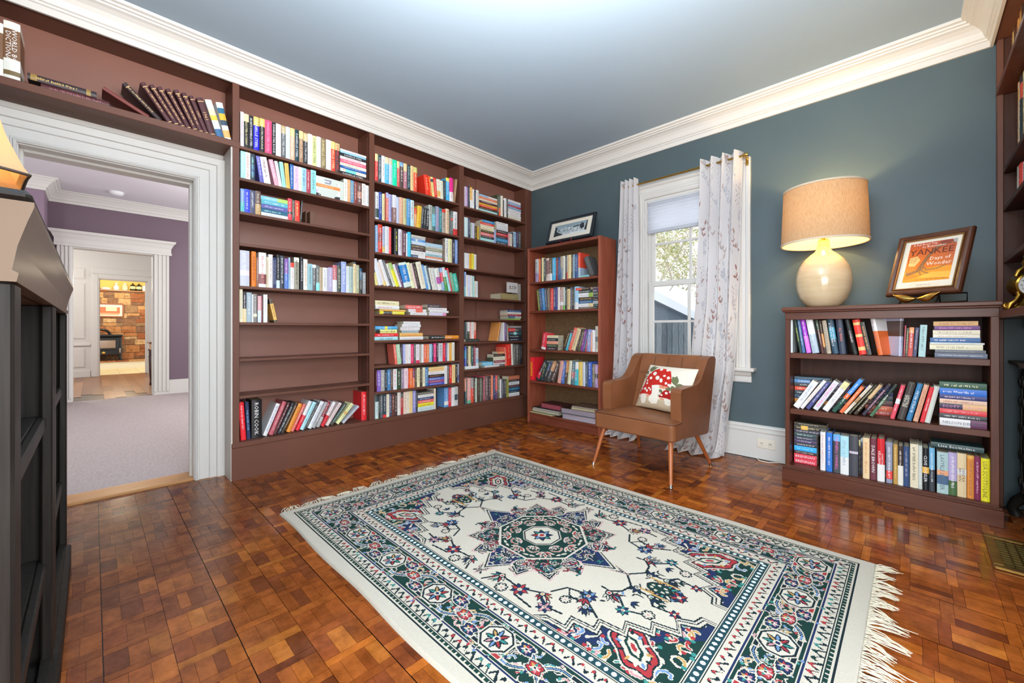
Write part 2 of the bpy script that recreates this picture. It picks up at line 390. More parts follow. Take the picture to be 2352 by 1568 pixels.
b.box(WX0+.02, WX0+.035, YW+.045, YW+.065, WZ0, WZ1); b.box(WX1-.035, WX1-.02, YW+.045, YW+.065, WZ0, WZ1); b.build('window_frame', 'white', win)
def sash(name, z0, z1, y):
    b = MB(); xa, xb = WX0+.024, WX1-.024; m = (xa+xb)/2; zm = (z0+z1)/2
    b.box(xa, xa+.045, y, y+.03, z0, z1, .004); b.box(xb-.045, xb, y, y+.03, z0, z1, .004); b.box(xa+.045, xb-.045, y+.001, y+.029, z0, z0+.05, .004); b.box(xa+.045, xb-.045, y+.001, y+.029, z1-.038, z1, .004)
    b.box(m-.011, m+.011, y+.004, y+.026, z0, z1, .003); b.box(xa, xb, y+.005, y+.025, zm-.011, zm+.011, .003)
    s = b.build(name, 'white', win)
    MB().box(xa+.04, xb-.04, y+.013, y+.017, z0+.045, z1-.033).build('glass', M['glass'], s)
k = NT('window_glass'); g = k.n('ShaderNodeBsdfGlossy'); g.inputs['Roughness'].default_value = .02; t = k.n('ShaderNodeBsdfTransparent'); ms = k.n('ShaderNodeMixShader'); ms.inputs[0].default_value = .05
k.l(t.outputs[0], ms.inputs[1]); k.l(g.outputs[0], ms.inputs[2]); k.l(ms.outputs[0], k.out.inputs[0]); M['glass'] = k.m
sash('lower_sash', WZ0+.012, 1.44, YW+.032); sash('upper_sash', 1.405, WZ1-.018, YW+.067)
# cellular shade pulled part way
k = NT('shade_cloth'); bs = k.p(.8); bs.inputs['Base Color'].default_value = C('eef0f4'); tr = k.n('ShaderNodeBsdfTranslucent'); tr.inputs[0].default_value = C('f2f4fa'); ms = k.n('ShaderNodeMixShader'); ms.inputs[0].default_value = .85
k.l(bs.outputs[0], ms.inputs[1]); k.l(tr.outputs[0], ms.inputs[2]); k.l(ms.outputs[0], k.out.inputs[0]); M['shadecloth'] = k.m
sh = thing('cellular_shade', 'white pleated cellular shade pulled down over upper window panes', 'window shade', (-1.4, YW+.02, 1.9))
b = MB(); n = 9
for s in (-1, 1):
    pr = [(s*(.002 if i % 2 == 0 else .011), 1.925+(2.18-1.925)*i/(2*n)) for i in range(2*n+1)]
    b.extr(pr, lambda p, q, t: (t, YW+.016+p, q), WX0+.026, WX1-.026, closed=False)
b.build('pleated_cloth', 'shadecloth', sh, world=True)
MB().box(WX0+.025, WX1-.025, YW+.002, YW+.03, 1.895, 1.925, .004).build('bottom_rail', mat('shade_rail_grey', 'b9bec6', .4), sh, world=True)
MB().box(WX0+.024, WX1-.024, YW+.001, YW+.03, 2.175, 2.198, .003).build('head_rail', mat('shade_rail_head', 'c4c8cc', .4), sh, world=True)
# power outlet low on the baseboard
o = thing('wall_outlet', 'ivory double outlet plate on white baseboard beside low bookcase', 'outlet', (-.8, YW-.021, .125))
MB().box(-.062, .062, -.006, 0, -.037, .037, .003).build('plate', 'plastic', o)
for x in (-.028, .028):
    s = MB().box(x-.014, x+.014, -.01, -.005, -.017, .017, .003).build('socket', 'plastic', o)
    MB().box(x-.006, x-.003, -.0105, -.009, -.004, .008).box(x+.003, x+.006, -.0105, -.009, -.004, .008).build('slot', 'dark', s)
pts = [U(1738, 1052, 'z', .006), U(1745, 1058, 'z', .006), U(1765, 1062, 'z', .006), U(1785, 1062, 'z', .006), U(1799, 1060, 'z', .006)]
pts = [(x, min(y, YW-.035), .006) for x, y, z in pts]; pts = [(pts[0][0], YW-.03, .012)]+pts+[(-.5, YW-.06, .006)]
tag(MB().tube(pts, .004, 6).build('power_cord', 'plastic'), 'white power cord curling on floor under the outlet', 'cord')
# floor register
g = thing('floor_register', 'brass framed floor grille set in parquet near side wall', 'floor grille', (.41, 2.835, 0))
b = MB()
for x0, x1, y0, y1 in ((-.165, .165, -.2, -.165), (-.165, .165, .165, .2), (-.165, -.13, -.165, .165), (.13, .165, -.165, .165)): b.box(x0, x1, y0, y1, 0, .012, .004)
b.build('frame', mat('aged_brass', '8a6230', .35, .8, var='a9803f', vscale=20.), g)
b = MB(); b.box(-.13, .13, -.165, .165, .0, .002); b.build('duct', 'dark', g)
b = MB()
for i in range(1, 9): b.box(-.13+.26*i/9-.0018, -.13+.26*i/9+.0018, -.165, .165, .003, .009)
for i in range(1, 12): b.box(-.13, .13, -.165+.33*i/12-.0018, -.165+.33*i/12+.0018, .003, .009)
b.build('grille', 'rings', g)
# ================================================================ BOOKCASES
UP = [(.645, .684), (1.598, 1.642), (2.541, 2.596), (3.512, 3.575)]
XBK = -3.415
LEDGE = .5*(U(850, 966, 'x', XB)[2]+U(537, 1018, 'x', XB)[2])
SH = {'A': [334.5, 407.3, 485, 557.7, 656, 739.8, 823.8, 909], 'B': [414, 502, 578, 654.7, 720.6, 782, 840.6, 901], 'C': [473, 543.3, 615.7, 680.5, 731.4, 786, 849]}
SX = {'A': 553, 'B': 862, 'C': 1068}
ZS = {k: [U(SX[k], y, 'x', XB)[2] for y in v]+[LEDGE] for k, v in SH.items()}
bi = thing('built_in_bookcase', 'brown painted built-in bookcase covering the wall beside and above the doorway', 'bookcase', (XB, .66, 0))
for i, (a, c) in enumerate(UP):
    MB().box(XBK, XB, a, c, LEDGE-.001, 2.642, .002).build('upright', 'brown', bi, world=True)
for (a, c), nm in zip(((.66, 1.62), (1.62, 2.57), (2.57, 3.55)), 'ABC'):
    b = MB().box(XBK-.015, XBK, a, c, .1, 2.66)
    b.build('back_panel', 'brownback_sheen', bi, world=True)
    x = 0
    for z in ZS[nm][:-1]:
        y0, y1 = {'A': (.684, 1.598), 'B': (1.642, 2.541), 'C': (2.596, 3.512)}[nm]
        MB().box(XBK, XB+.001, y0, y1, z-.019, z, .002).build('shelf', 'brown', bi, world=True)
b = MB()
for ya, yb in ((2.70, 2.735),): b.box(XBK, XBK+.012, ya, yb, LEDGE, 2.642)
b.box(XBK, XBK+.022, 2.92, 3.512, LEDGE, 2.642); b.build('back_batten', 'brownback_sheen', bi, world=True)
MB().box(XBK, XB+.006, .639, 3.575, LEDGE-.034, LEDGE, .004).build('ledge', 'brown', bi, world=True)
MB().box(XB-.02, XB+.0, .639, 3.63, 0, LEDGE-.034).box(XBK, XB-.02, .66, 3.575, .05, LEDGE-.04).build('plinth', 'brown', bi, world=True)
MB().box(XBK-.02, XB-.001, .636, .645, 0, 2.205).build('side_panel', mat('cream_side_paint', 'c9c3bc', .5), bi, world=True)
MB().box(XBK-.015, XB, -.47, 3.575, 2.642, 2.66).build('top_board', 'brown', bi, world=True)
MB().box(XBK-.012, XB+.002, -.47, .69, 2.208, 2.25, .003).build('shelf', 'brown', bi, world=True)
MB().box(XBK-.014, XBK, -.47, .66, 2.25, 2.642).build('back_panel', 'brownback_sheen', bi, world=True)
MB().box(XB-.045, XB-.02, 3.575, 3.63, LEDGE, 2.642).build('filler_strip', 'brown', bi, world=True)
# metal pilaster strips for the adjustable shelves
for y in (1.598, 2.541):
    for x in (XBK+.03, XB-.05):
        MB().box(x, x+.012, y-.003, y, LEDGE, 2.6).build('shelf_standard', 'brown', bi, world=True)
# ---------------------------------------------------------------- tall cherry bookcase
TX0, TX1, TY, TZ = -3.0, -2.083, 3.31, 1.883
TS = [U(1374.5, 632, 'y', TY)[2], U(1374.5, 707.6, 'y', TY)[2], U(1376.5, 809, 'y', TY)[2], U(1376.5, 892, 'y', TY)[2], U(1212, 946, 'y', TY)[2]]
tb = thing('tall_bookcase', 'tall narrow cherry wood bookcase standing in the corner beside the window', 'bookcase', (-2.54, 3.45, 0))
MB().box(TX0, TX0+.024, TY, YW-.03, 0, TZ, .002).build('side_panel', 'cherry', tb, world=True)
MB().box(TX1-.024, TX1, TY, YW-.03, 0, TZ, .002).build('side_panel', 'cherry', tb, world=True)
MB().box(TX0+.024, TX1-.024, TY+.003, YW-.03, TZ-.03, TZ-.002, .002).build('top', 'cherrydk', tb, world=True)
MB().box(TX0+.02, TX1-.02, YW-.04, YW-.03, .02, TZ-.01).build('back_panel', 'tanback', tb, world=True)
for z in TS[:4]: MB().box(TX0+.024, TX1-.024, TY+.008, YW-.04, z-.022, z, .002).build('shelf', 'cherrydk', tb, world=True)
MB().box(TX0+.024, TX1-.024, TY+.004, YW-.04, TS[4]-.022, TS[4], .002).build('shelf', 'cherrydk', tb, world=True)
MB().box(TX0+.024, TX1-.024, TY+.008, TY+.026, 0.002, TS[4]-.022, .001).build('kick_board', 'cherrydk', tb, world=True)
# ---------------------------------------------------------------- low mahogany bookcase
LX0, LX1, LY = -.604, .318, 3.22
LS = [.847, .479, .106]
lb = thing('low_bookcase', 'low wide mahogany bookcase against teal wall under the table lamp', 'bookcase', (-.14, 3.4, 0))
for x0, x1 in ((LX0, LX0+.026), (LX1-.03, LX1)): MB().box(x0, x1, LY, YW-.03, .08, 1.08, .002).build('side_panel', 'mahogv', lb, world=True)
b = MB(); b.box(LX0-.016, LX1+.012, LY-.028, YW-.03, 1.122, 1.147, .005); b.box(LX0-.011, LX1+.008, LY-.021, YW-.03, 1.113, 1.123, .003); b.build('top', 'mahog', lb, world=True)
MB().box(LX0, LX1, LY-.004, LY+.016, 1.066, 1.113, .002).build('top_rail', 'mahog', lb, world=True)
for z in LS[:2]: MB().box(LX0+.026, LX1-.03, LY+.004, YW-.04, z-.034, z, .002).build('shelf', 'mahog', lb, world=True)
MB().box(LX0, LX1, LY-.004, YW-.04, .084, LS[2], .003).build('shelf', 'mahog', lb, world=True)
MB().box(LX0-.012, LX1+.012, LY-.016, LY+.01, .083, .097, .004).box(LX0-.014, LX1+.014, LY-.018, YW-.03, 0, .084, .002).build('plinth', 'mahog', lb, world=True)
MB().box(LX0+.02, LX1-.02, YW-.045, YW-.035, .1, 1.12).build('back_panel', 'mahogdk', lb, world=True)
# ---------------------------------------------------------------- bookcase on the side wall
RS = [2.352, 1.905, 1.69, 1.40]
rb = thing('side_wall_bookcase', 'brown bookcase along the side wall holding a gilt clock on its mantel', 'bookcase', (XR, 2.6, 0))
RY0 = 1.35
MB().box(XR, XR+.025, 3.585, YW-.002, 0, 2.642, .003).build('stile', 'brown', rb, world=True)
MB().box(XR+.02, .61, 3.60, YW-.005, 1.06, 2.642).build('side_panel', 'mahogdk', rb, world=True)
MB().box(.6, .615, RY0, YW-.005, 0, 2.642).build('back_panel', 'mahogdk', rb, world=True)
for i, z in enumerate(RS):
    MB().box(XR-.004 if i == 0 else XR+.022, .6, RY0, 3.60, z-.026, z, .003).build('shelf', 'mahog' if i in (0, 3) else 'mahogdk', rb, world=True)
MB().box(XR-.03, .6, RY0, 3.585, 1.058, 1.096, .004).build('mantel_shelf', 'mahog', rb, world=True)
MB().box(XR+.09, XR+.11, RY0, 3.50, 1.0, 1.058, .003).build('mantel_rail', 'mahogdk', rb, world=True)
MB().box(XR-.008, .61, RY0, YW-.005, 2.642, 2.66).build('top_board', 'brown', rb, world=True)
for x in (.44,): MB().box(x, x+.014, 3.592, 3.60, 1.1, 2.6).build('shelf_standard', 'mahogdk', rb, world=True)
# ornate cast iron radiator in the recess under the mantel
ra = thing('cast_iron_radiator', 'dark ornate cast-iron radiator in recess under side wall mantel', 'radiator', (.47, 3.1, 0))
b = MB()
R = random.Random(5)
for i in range(9):
    y = 2.66+i*.092
    pr = [(.022, .10), (.034, .13), (.03, .2), (.036, .3), (.03, .42), (.036, .55), (.03, .68), (.034, .77), (.02, .80)]
    for x in (.44, .55): b.lathe(pr, 10, (x, y, 0))
    b.box(.44, .55, y-.012, y+.012, .12, .15, .004); b.box(.44, .55, y-.012, y+.012, .75, .785, .004)
b.build('columns', 'iron', ra, world=True)
b = MB()
for i in range(9):
    y = 2.66+i*.092
    for z in (.2, .34, .48, .62, .72):
        pts = [(.405, y+.02*math.cos(t)*(1-t/9), z+.03*math.sin(t)*(1-t/9)) for t in [q*.55 for q in range(13)]]
        b.tube(pts, .006, 5)
    b.tube([(.41, y-.028, .15), (.405, y-.03, .4), (.41, y-.028, .76)], .005, 5)
b.build('scrollwork', 'iron', ra, world=True)
for y in (3.44, 2.64):
    b = MB(); b.tube([(.43, y-.03, .13), (.40, y, .09), (.385, y+.01, .05), (.40, y+.015, .012)], [.03, .026, .02, .026], 8); b.build('foot', 'iron', ra, world=True)
MB().box(.385, .6, 2.5, 3.58, .812, .83, .003).build('cover_board', mat('grey_brown_board', '57493f', .5), ra, world=True)
b = MB(); [b.box(.40, .585, y, y+.012, .795, .812) for y in (2.66, 3.03, 3.41)]; b.build('bracket', 'iron', ra, world=True)
# ---------------------------------------------------------------- black bookcases along the near wall
def black_case(x0, x1, label):
    """faces +Y; x1 is the end nearest the eye"""
    t = thing('black_bookcase', label, 'bookcase', ((x0+x1)/2, -.25, 0), 0, 'black bookcases on the near wall')
    yf = -.075; yb = -.46; zb = 1.066
    for a in ((x0, x0+.06), (x1-.075, x1)): MB().box(a[0], a[1], yf-.022, yf, .1, zb, .004).build('stile', 'black', t, world=True)
    for a in ((x0, x0+.02), (x1-.02, x1)): MB().box(a[0], a[1], yb, yf-.02, .02, zb, .002).build('side_panel', 'black', t, world=True)
    MB().box(x0+.02, x1-.02, yb, yb+.012, .05, zb).build('back_panel', 'black', t, world=True)
    for z in (.1, .375, .765): MB().box(x0+.02, x1-.02, yb+.012, yf-.03, z-.022, z, .002).box(x0+.02, x1-.02, yf-.03, yf-.012, z-.032, z, .004).build('shelf', 'black', t, world=True)
    MB().box(x0+.02, x1-.02, yf-.022, yf-.002, .1, .12).box(x0-.008, x1+.004, yb, yf+.012, 0, .09, .006).build('base', 'black', t, world=True)
    pr = [(yf-.022, zb), (yf+.002, zb), (yf+.004, zb+.012), (yf-.002, zb+.016), (yf+.003, zb+.05), (yf+.012, zb+.085), (yf+.018, zb+.105), (yf+.018, zb+.112), (yf-.022, zb+.112)]
    MB().extr(pr, lambda p, q, s: (s, p, q), x0-.004, x1+.004).box(x0, x1, yb, yf-.02, zb, zb+.1).build('cornice', 'blackedge_lit', t, world=True)
    MB().box(x0-.006, x1+.006, yb, yf+.016, zb+.112, zb+.128, .006).build('top', 'black', t, world=True)
    return t
black_case(-1.722, -.885, 'black stained bookcase on the near wall, showing its striped cornice end')
black_case(-2.556, -1.728, 'black stained bookcase on the near wall next to doorway, under the lit lamp')
for nm, lab, x, z0, z1, c, c2 in (('magazine', 'dark magazine standing at the bottom of the black bookcase beside the doorway', -1.86, .1, .345, '2c2a3c', 'b83040'), ('magazine', 'pale magazine standing on middle shelf of the black bookcase with striped cornice end', -1.19, .375, .655, 'c8ccd8', '8898c0'), ('magazine', 'blue and red magazine standing at bottom of black bookcase with striped cornice end', -1.22, .1, .36, '3858a0', 'c03838')):
    b = MB(); y = -.105; b.box(x-.006, x+.006, y-.2, y, z0+.001, z1, .0015, 0, C(c)); b.box(x-.0055, x+.0055, y, y+.0006, z0+.03, z0+(z1-z0)*.45, 0, 0, C(c2))
    scribble(b, (x-.003, y+.0012, z0+(z1-z0)*.95), (0, 0, -1), (1, 0, 0), (z1-z0)*.4, .006, C('ddd'), random.Random(4)); tag(b.build(nm, 'print', None, (x, y, z0), world=True), lab, 'magazine', 'magazines in the black bookcases')
# ================================================================ BOOKS
import colorsys
def cname(h):
    if len(h) == 3: h = ''.join(x*2 for x in h)
    r, g, b = (int(h[i:i+2], 16)/255 for i in (0, 2, 4)); H, S, V = colorsys.rgb_to_hsv(r, g, b); H *= 360
    if V < .22: return 'black'
    if S < .13: return 'white' if V > .85 else 'pale grey' if V > .68 else 'grey' if V > .42 else 'dark grey' if V > .28 else 'black'
    if H < 18 or H > 345: return 'dark red' if V < .5 else 'dusty pink' if S < .4 else 'salmon pink' if S < .58 and V > .75 else 'red'
    if H < 38: return 'dark brown' if V < .45 else 'cream' if S < .22 and V > .8 else 'beige' if S < .35 else 'orange' if S > .55 and V > .8 else 'tan' if V > .6 else 'brown'
    if H < 62: return 'olive brown' if V < .5 else 'cream' if S < .3 and V > .8 else 'khaki' if S < .5 else 'yellow'
    if H < 160: return 'dark green' if V < .45 else 'pale green' if S < .35 else 'green'
    if H < 195: return 'dark teal' if V < .5 else 'pale aqua' if S < .4 else 'aqua blue'
    if H < 250: return 'navy blue' if V < .48 else 'pale blue' if S < .35 else 'blue'
    if H < 290: return 'dark purple' if V < .45 else 'lilac' if S < .35 else 'purple'
    return 'plum' if V < .5 else 'pale pink' if S < .3 else 'pink'
ORD = 'zeroth first second third fourth fifth sixth seventh eighth ninth tenth eleventh twelfth thirteenth fourteenth fifteenth sixteenth seventeenth eighteenth nineteenth twentieth'.split()
ORD += ['twenty-'+o for o in ORD[1:10]]+['thirtieth']+['thirty-'+o for o in ORD[1:10]]+['fortieth']
def bands_of(s):
    q = s.split('/'); out = []
    for x in q[1:]:
        c, r = x.split('@'); a, b = r.split('-') if '-' in r else ('0', r); out.append((float(a)/100, float(b)/100, c))
    return q[0], out
def book_shape(w, d, h, bg, tc, title, hard, r, pages):
    """spine on y=0 facing -y, x across, z up; returns cover and page block meshes"""
    main, bands = bands_of(bg); cm = CB(main); mb = MB(); pg = MB()
    tb = min(.0028, w*.16) if hard else min(.0008, w*.08); rc = .004 if hard else .0006; bl = min(.005, w*.2) if hard else min(.0015, w*.06)
    cuts = sorted(set([0., 1.]+[v for a, b, c in bands for v in (1-b, 1-a)]))
    n = 5 if hard else 3
    arc = [(w*i/n, bl*(1-math.sin(math.pi*i/n))) for i in range(n+1)]
    for za, zb in zip(cuts, cuts[1:]):
        mid = 1-(za+zb)/2; c = cm
        for a, b, k in bands:
            if a <= mid <= b: c = CB(k)
        mb.extr(arc, lambda p, q, t: (p, q, t), za*h, zb*h, 0, c, closed=False)
        cov = c if k_cover(bands) else cm
        for x in ((0, tb), (w-tb, w)): mb.box(x[0], x[1], bl, d, za*h, zb*h, 0, 0, cov)
    mb.extr([(min(max(x, .0008), w-.0008), y+.0008) for x, y in arc]+[(w-.0008, bl+.003), (.0008, bl+.003)], lambda p, q, t: (p, q, t), .0006, h-.0006, 0, cm)
    (pg if pages else mb).box(tb, w-tb, bl+.003, d-rc, rc, h-rc, 0, 0, C('cdc2a8'))
    dd = Vector((0, 0, -1)); up = Vector((1, 0, 0))
    if title != '-':
        lines = title.split('/'); k = len(lines); hh = w*(.56 if k == 1 else .74/k)
        for i, tx in enumerate(lines):
            xl = (w-hh)/2 if k == 1 else w*(.13+.74*(k-1-i)/k)
            if tx == '~':
                scribble(mb, (xl+hh*.15, -.0004, h*r.uniform(.86, .93)), dd, up, h*r.uniform(.6, .8), hh*.62, CB(tc), r)
            else: lettering(mb, tx, (xl, -.0004, h*.93), dd, up, h*.84, hh*.86, CB(tc), stretch=1.25)
    return mb, pg
def k_cover(b): return len(b) > 0 and b[0][1]-b[0][0] > .35
BK = []
def CB(h): return tuple(min(.86, v*1.35+.003) for v in C(h)[:3])+(1.,)
_cnt = {}
def row(site, plane, zs, crop, shelf, end, data, dmax=.19):
    ox, oy, sc = crop; ax, li = ('x', 1) if site in 'LR' else ('y', 0); sg = -1. if site == 'R' else 1.
    lat = lambda cx: sg*U(ox+cx/sc, HY, ax, plane)[li]
    zat = lambda cx, cy: U(ox+cx/sc, oy+cy/sc, ax, plane)[2]
    cur = 0.; base = 0.; pile = None; r = random.Random(shelf+data[:9]); back = 0.
    key = shelf; _cnt.setdefault(key, [0, 0])
    def flush():
        nonlocal pile
        if not pile: return
        xl, xr, items = pile; z = zs+base; _cnt[key][1] += 1; pn = _cnt[key][1]; k = len(items)
        for j, it in enumerate(items[::-1]):
            px, bg, tc, a, b, title = it; a = xl if a is None else a; b = xr if b is None else b
            la, lb_ = lat(a), lat(b); h = lb_-la; t = (zat(a, 0)-zat(a, px)); t = max(.005, t)
            BK.append(dict(site=site, plane=plane+back*(1 if site != 'L' else -1), pos=lb_, z=z, w=t-.0006, h=h, lean='flat', bg=bg, tc=tc, title=title, r=r.random(), dmax=dmax,
                           area=(b-a)*px/sc/sc, shelf=shelf, end=end, ordn=k-j, pile=pn, k=k, yaw=r.uniform(-.03, .03)))
            z += t
        pile = None
    for ln in data.replace('\n', ';').split(';'):
        ln = ln.strip()
        if not ln: continue
        title = '~'
        if '|' in ln:
            ln, title = ln.split('|', 1); title, _, more = title.partition(','); ln += ','+more if more else ''
        k, f = ln[0], ln[1:].strip().split(',')
        L = 0.; dd = None; Yw = 0.
        for q in f[:]:
            if q.startswith('L'): L = float(q[1:]); f.remove(q)
            elif q.startswith('Y'): Yw = math.radians(float(q[1:])); f.remove(q)
            elif q.startswith('D'): dd = float(q[1:]); f.remove(q)
        if k == 'h':
            a, b = (float(f[3]), float(f[4])) if len(f) > 4 else (None, None); pile[2].append((float(f[0]), f[1], f[2], a, b, title)); continue
        flush()
        if k == 'g': cur = float(f[0])
        elif k == 'b': base = float(f[0])
        elif k == 'k': back = float(f[0])
        elif k == 's': pile = (float(f[0]), float(f[1]), [])
        elif k in 'vV':
            if k == 'V': cur = float(f[0]); f = f[1:]
            xr, yt, bg, tc = float(f[0]), float(f[1]), f[2], f[3]; la, lb_ = lat(cur), lat(xr); m = (cur+xr)/2
            zt = zat(m+L, yt); dz = max(.10, zt-zs-base); dl = lat(m+L)-lat(m) if L else 0.
            th = math.atan2(dl, dz); h = math.hypot(dl, dz)-abs(math.sin(th))*(lb_-la)*.4; w = (lb_-la)*math.cos(th)-.0008
            _cnt[key][0] += 1
            BK.append(dict(site=site, plane=plane+back*(1 if site != 'L' else -1), pos=lb_-.0004 if th > 0 else la+.0004, z=zs+base, w=w, h=h, lean=th, bg=bg, tc=tc, title=title, r=r.random(), dmax=dmax if dd is None else dd,
                           area=(xr-cur)*h/max(1e-6, (zat(m, 0)-zat(m, 1)))/sc/sc, shelf=shelf, end=end, ordn=_cnt[key][0], pile=0, yaw=Yw))
            cur = xr
    flush()
def make_books():
    kinds = {True: [], False: []}
    for b in BK: b['hard'] = b['h'] >= .2 or (b['w'] > .045); kinds[b['hard']].append(b)
    stuff = MB(); nst = 0
    for hard, lst in kinds.items():
        lst.sort(key=lambda b: -b['area'])
        for i, b in enumerate(lst): b['solo'] = i < 300
    print('BOOKS', len(kinds[True]), len(kinds[False]))
    for b in BK:
        h, w, hard = b['h'], max(.004, b['w']), b['hard']; r = random.Random(int(b['r']*1e9))
        d = min(b['dmax'], max(.09, h*.64 if not hard else h*.68))
        rz = {'L': math.pi/2, 'W': 0., 'R': -math.pi/2}[b['site']]; jy = r.uniform(0, .006)
        pages = b['solo'] and b['area'] > 600
        mb, pg = book_shape(w, d, h, b['bg'], b['tc'], b['title'], hard, r, pages)
        lean = -math.pi/2 if b['lean'] == 'flat' else b['lean']
        Rm = Euler((0, lean, rz)).to_matrix()
        if b['yaw']: Rm = Matrix.Rotation(b['yaw'], 3, 'Z') @ Rm
        s = b['site']; p = b['pos']; P = Vector({'L': (b['plane']-jy, p, b['z']), 'W': (p, b['plane']+jy, b['z']), 'R': (b['plane']+jy, -p, b['z'])}[s])
        if b['lean'] != 'flat' and lean > 0: P = P-Rm @ Vector((w, 0, 0))
        P.z += .0006
        if not b['solo']:
            T = Matrix.Translation(P) @ Rm.to_4x4(); stuff.add(mb.v, mb.f, 0, None, False, T); stuff.c[-len(mb.f):] = mb.c; nst += 1; continue
        nm = 'hardback_book' if hard else 'paperback_book'
        o = mb.build(nm, 'print', None, P); o.rotation_euler = Rm.to_euler()
        if pages: pg.build('page_block', 'page', o)
        main, bands = bands_of(b['bg']); cn = cname(main); k = 'hardback' if hard else 'paperback'
        ex = ''
        if bands:
            c2 = cname(bands[0][2]); ex = ' with %s %s' % (c2, 'top' if bands[0][0] < .3 else 'foot')
            if c2 == cn: ex = ''
        if b['pile']:
            po = ORD[b['ordn']]+' from top' if b['k'] > 1 else 'alone'
            pl = 'pile' if _cnt[b['shelf']][1] == 1 else ORD[b['pile']]+' pile'
            where = (', %s of %s, ' % (po, pl) if b['k'] > 1 else ', on its own as %s, ' % pl)
            lab = cn+' '+k+ex+' lying flat'+where+b['shelf']
            w2 = where.replace(' on its own as ', ' ').replace(' standing', '')
            for alt in (cn+' '+k+' lying flat'+where+b['shelf'], cn+' flat '+k+where+b['shelf'], cn+' flat '+k+w2+b['shelf']):
                if len(lab.split()) > 16: lab = alt
        else:
            st = ' leaning' if abs(lean) > .12 else ''
            where = ', %s standing from %s, ' % (ORD[b['ordn']], b['end'])
            lab = cn+' '+k+ex+st+where+b['shelf']
            for alt in (cn+' '+k+ex+where+b['shelf'], cn+' '+k+where+b['shelf'], cn+' '+k+where.replace(' standing', '')+b['shelf'], (cn+' '+k+where.replace(' standing', '')+b['shelf']).replace('tall cherry', 'cherry').replace('the doorway', 'doorway')):
                if len(lab.split()) > 16: lab = alt
        tag(o, lab, 'book', 'books on '+b['shelf'])
    if nst:
        o = stuff.build('paperback_books', 'print'); o['kind'] = 'stuff'
        tag(o, 'small paperbacks filling the narrow gaps across the built-in bookcase shelves', 'books')
# ---- what stands on each shelf, read off the photograph
PA = XB-.014; D = 'doorway end'
c1 = (530, 230, 5.809); c2 = (530, 420, 4.612); c3 = (530, 760, 5.406)
row('L', PA, ZS['A'][0], c1, 'top shelf of doorway bay', D, '''g130;v178,155,eae6ea,c59|DANIELLE STEEL;v245,185,2a2a2c/cb9@0-22,d8c890|DANIELLE STEEL ACCIDENT;v308,205,222226,eee|SECRETS DANIELLE STEEL;v385,220,22c/c9b060@0-26,f0d0c0|DANIELLE STEEL
v458,245,232322/c9b060@0-24,e8e0c0|DANIELLE STEEL MIRROR IMAGE;v554,265,f0466c,fa9ac0|DANIELLE STEEL ZOYA;v606,295,232326,eee|DANIELLE STEEL ROGUE;v677,315,d4d6da,fff;v738,340,55595a/a99870@0-24,ccc|DANIELLE STEEL WINGS;v797,355,b8c8dc,e8eef4|-;v859,375,dba287/dcb878@0-25,f4d8c8|DANIELLE STEEL
v916,392,16363f,eee|DANIELLE STEEL;v972,410,95755f/dcbf88@0-24,d8c0a0|DANIELLE STEEL;v1030,440,26282c/b9a878@0-26,ddd|DANIELLE STEEL JEWELS;v1093,450,d8d6d2,bbb|-;v1151,475,bfe08a/c8cc90@0-22,333|DANIELLE STEEL;v1209,485,e2e2e4,bbc;v1274,510,7a6c4e,d8c890|DANIELLE STEEL;v1344,530,c6c4c2,eee|DANIELLE STEEL;v1402,550,e03a2a/c8b870@0-25,f8d0a0|DANIELLE STEEL;v1460,575,3a3434/b8a878@0-24,d33|DANIELLE STEEL
s1464,1810;h28,cfd8dc,88a;h24,7fb6d8,eef;h40,26272c,eee|DANIELLE STEEL;h36,eee6ea,d36|DANIELLE STEEL;h50,d4687c,f8c0c8;h44,cfd8c0,885;h32,24549c,eee;h44,dcd8c8/6cc@20-60,c83;h46,26242a,f4f0f0|DANIELLE STEEL''')
row('L', PA, ZS['A'][1], c1, 'second shelf of doorway bay', D, '''g133;v197,680,9cdcd0,e8f4f0;v263,695,e4d6c6,b66|GRANNY DAN;v328,715,2a3440/346@40-80,8cc;V392,448,745,5a5aa8,ccd,L-57;v542,755,e6dcd6,744,L-64;V590,648,790,d898a8,fff,L-84;v692,810,e4ccd4,b8a,L-66;v742,822,98d4c8,4a8,L-45;v796,840,e8aa54,c84,L-26
v840,855,1c5a9c,fff,L-4;v908,880,c8b2d6,97a;v948,892,e4d8c0,a97;v1012,905,92bacb,247;v1068,925,a03848,fcc;v1140,935,86c2c0,467;s1144,1460;h64,dccfc8,a69;h42,e88040,fda;h36,e8e2dc,aa8;h50,bd8ac8/e4dcdc@70-100,eee;h42,2a2a2c,eee
v1508,1045,bec6be,889;v1560,1052,dcd4c6,998;v1598,1060,f09468,fda;v1648,1070,5888a8,dd8;v1692,1085,803a34,dcc;v1752,1100,6a4a44/b08070@40-70,eee;v1802,1115,d8ccc6,999;v1856,1140,dddcd8,aaa''')
row('L', PA, ZS['A'][2], c2, 'third shelf of doorway bay', D, '''g105;v148,60,7090c0/5aa@55-100,dee;v205,65,3040c8,dde;v262,78,464a62,ccd;v320,85,655048/b09060@55-100,dcb;s322,605;h42,78b8cc/a4c060@60-100,e8f4f4;h46,52a4b4,def;h46,565a98,ccd;h44,1c5a72,acd;h38,e0e4e4,9aa;g606;v650,165,e03848/333@60-72,fbb;v682,180,4a4a40,cba;v733,187,e03828,fc8
V734,752,190,383634,dcc,L16''')
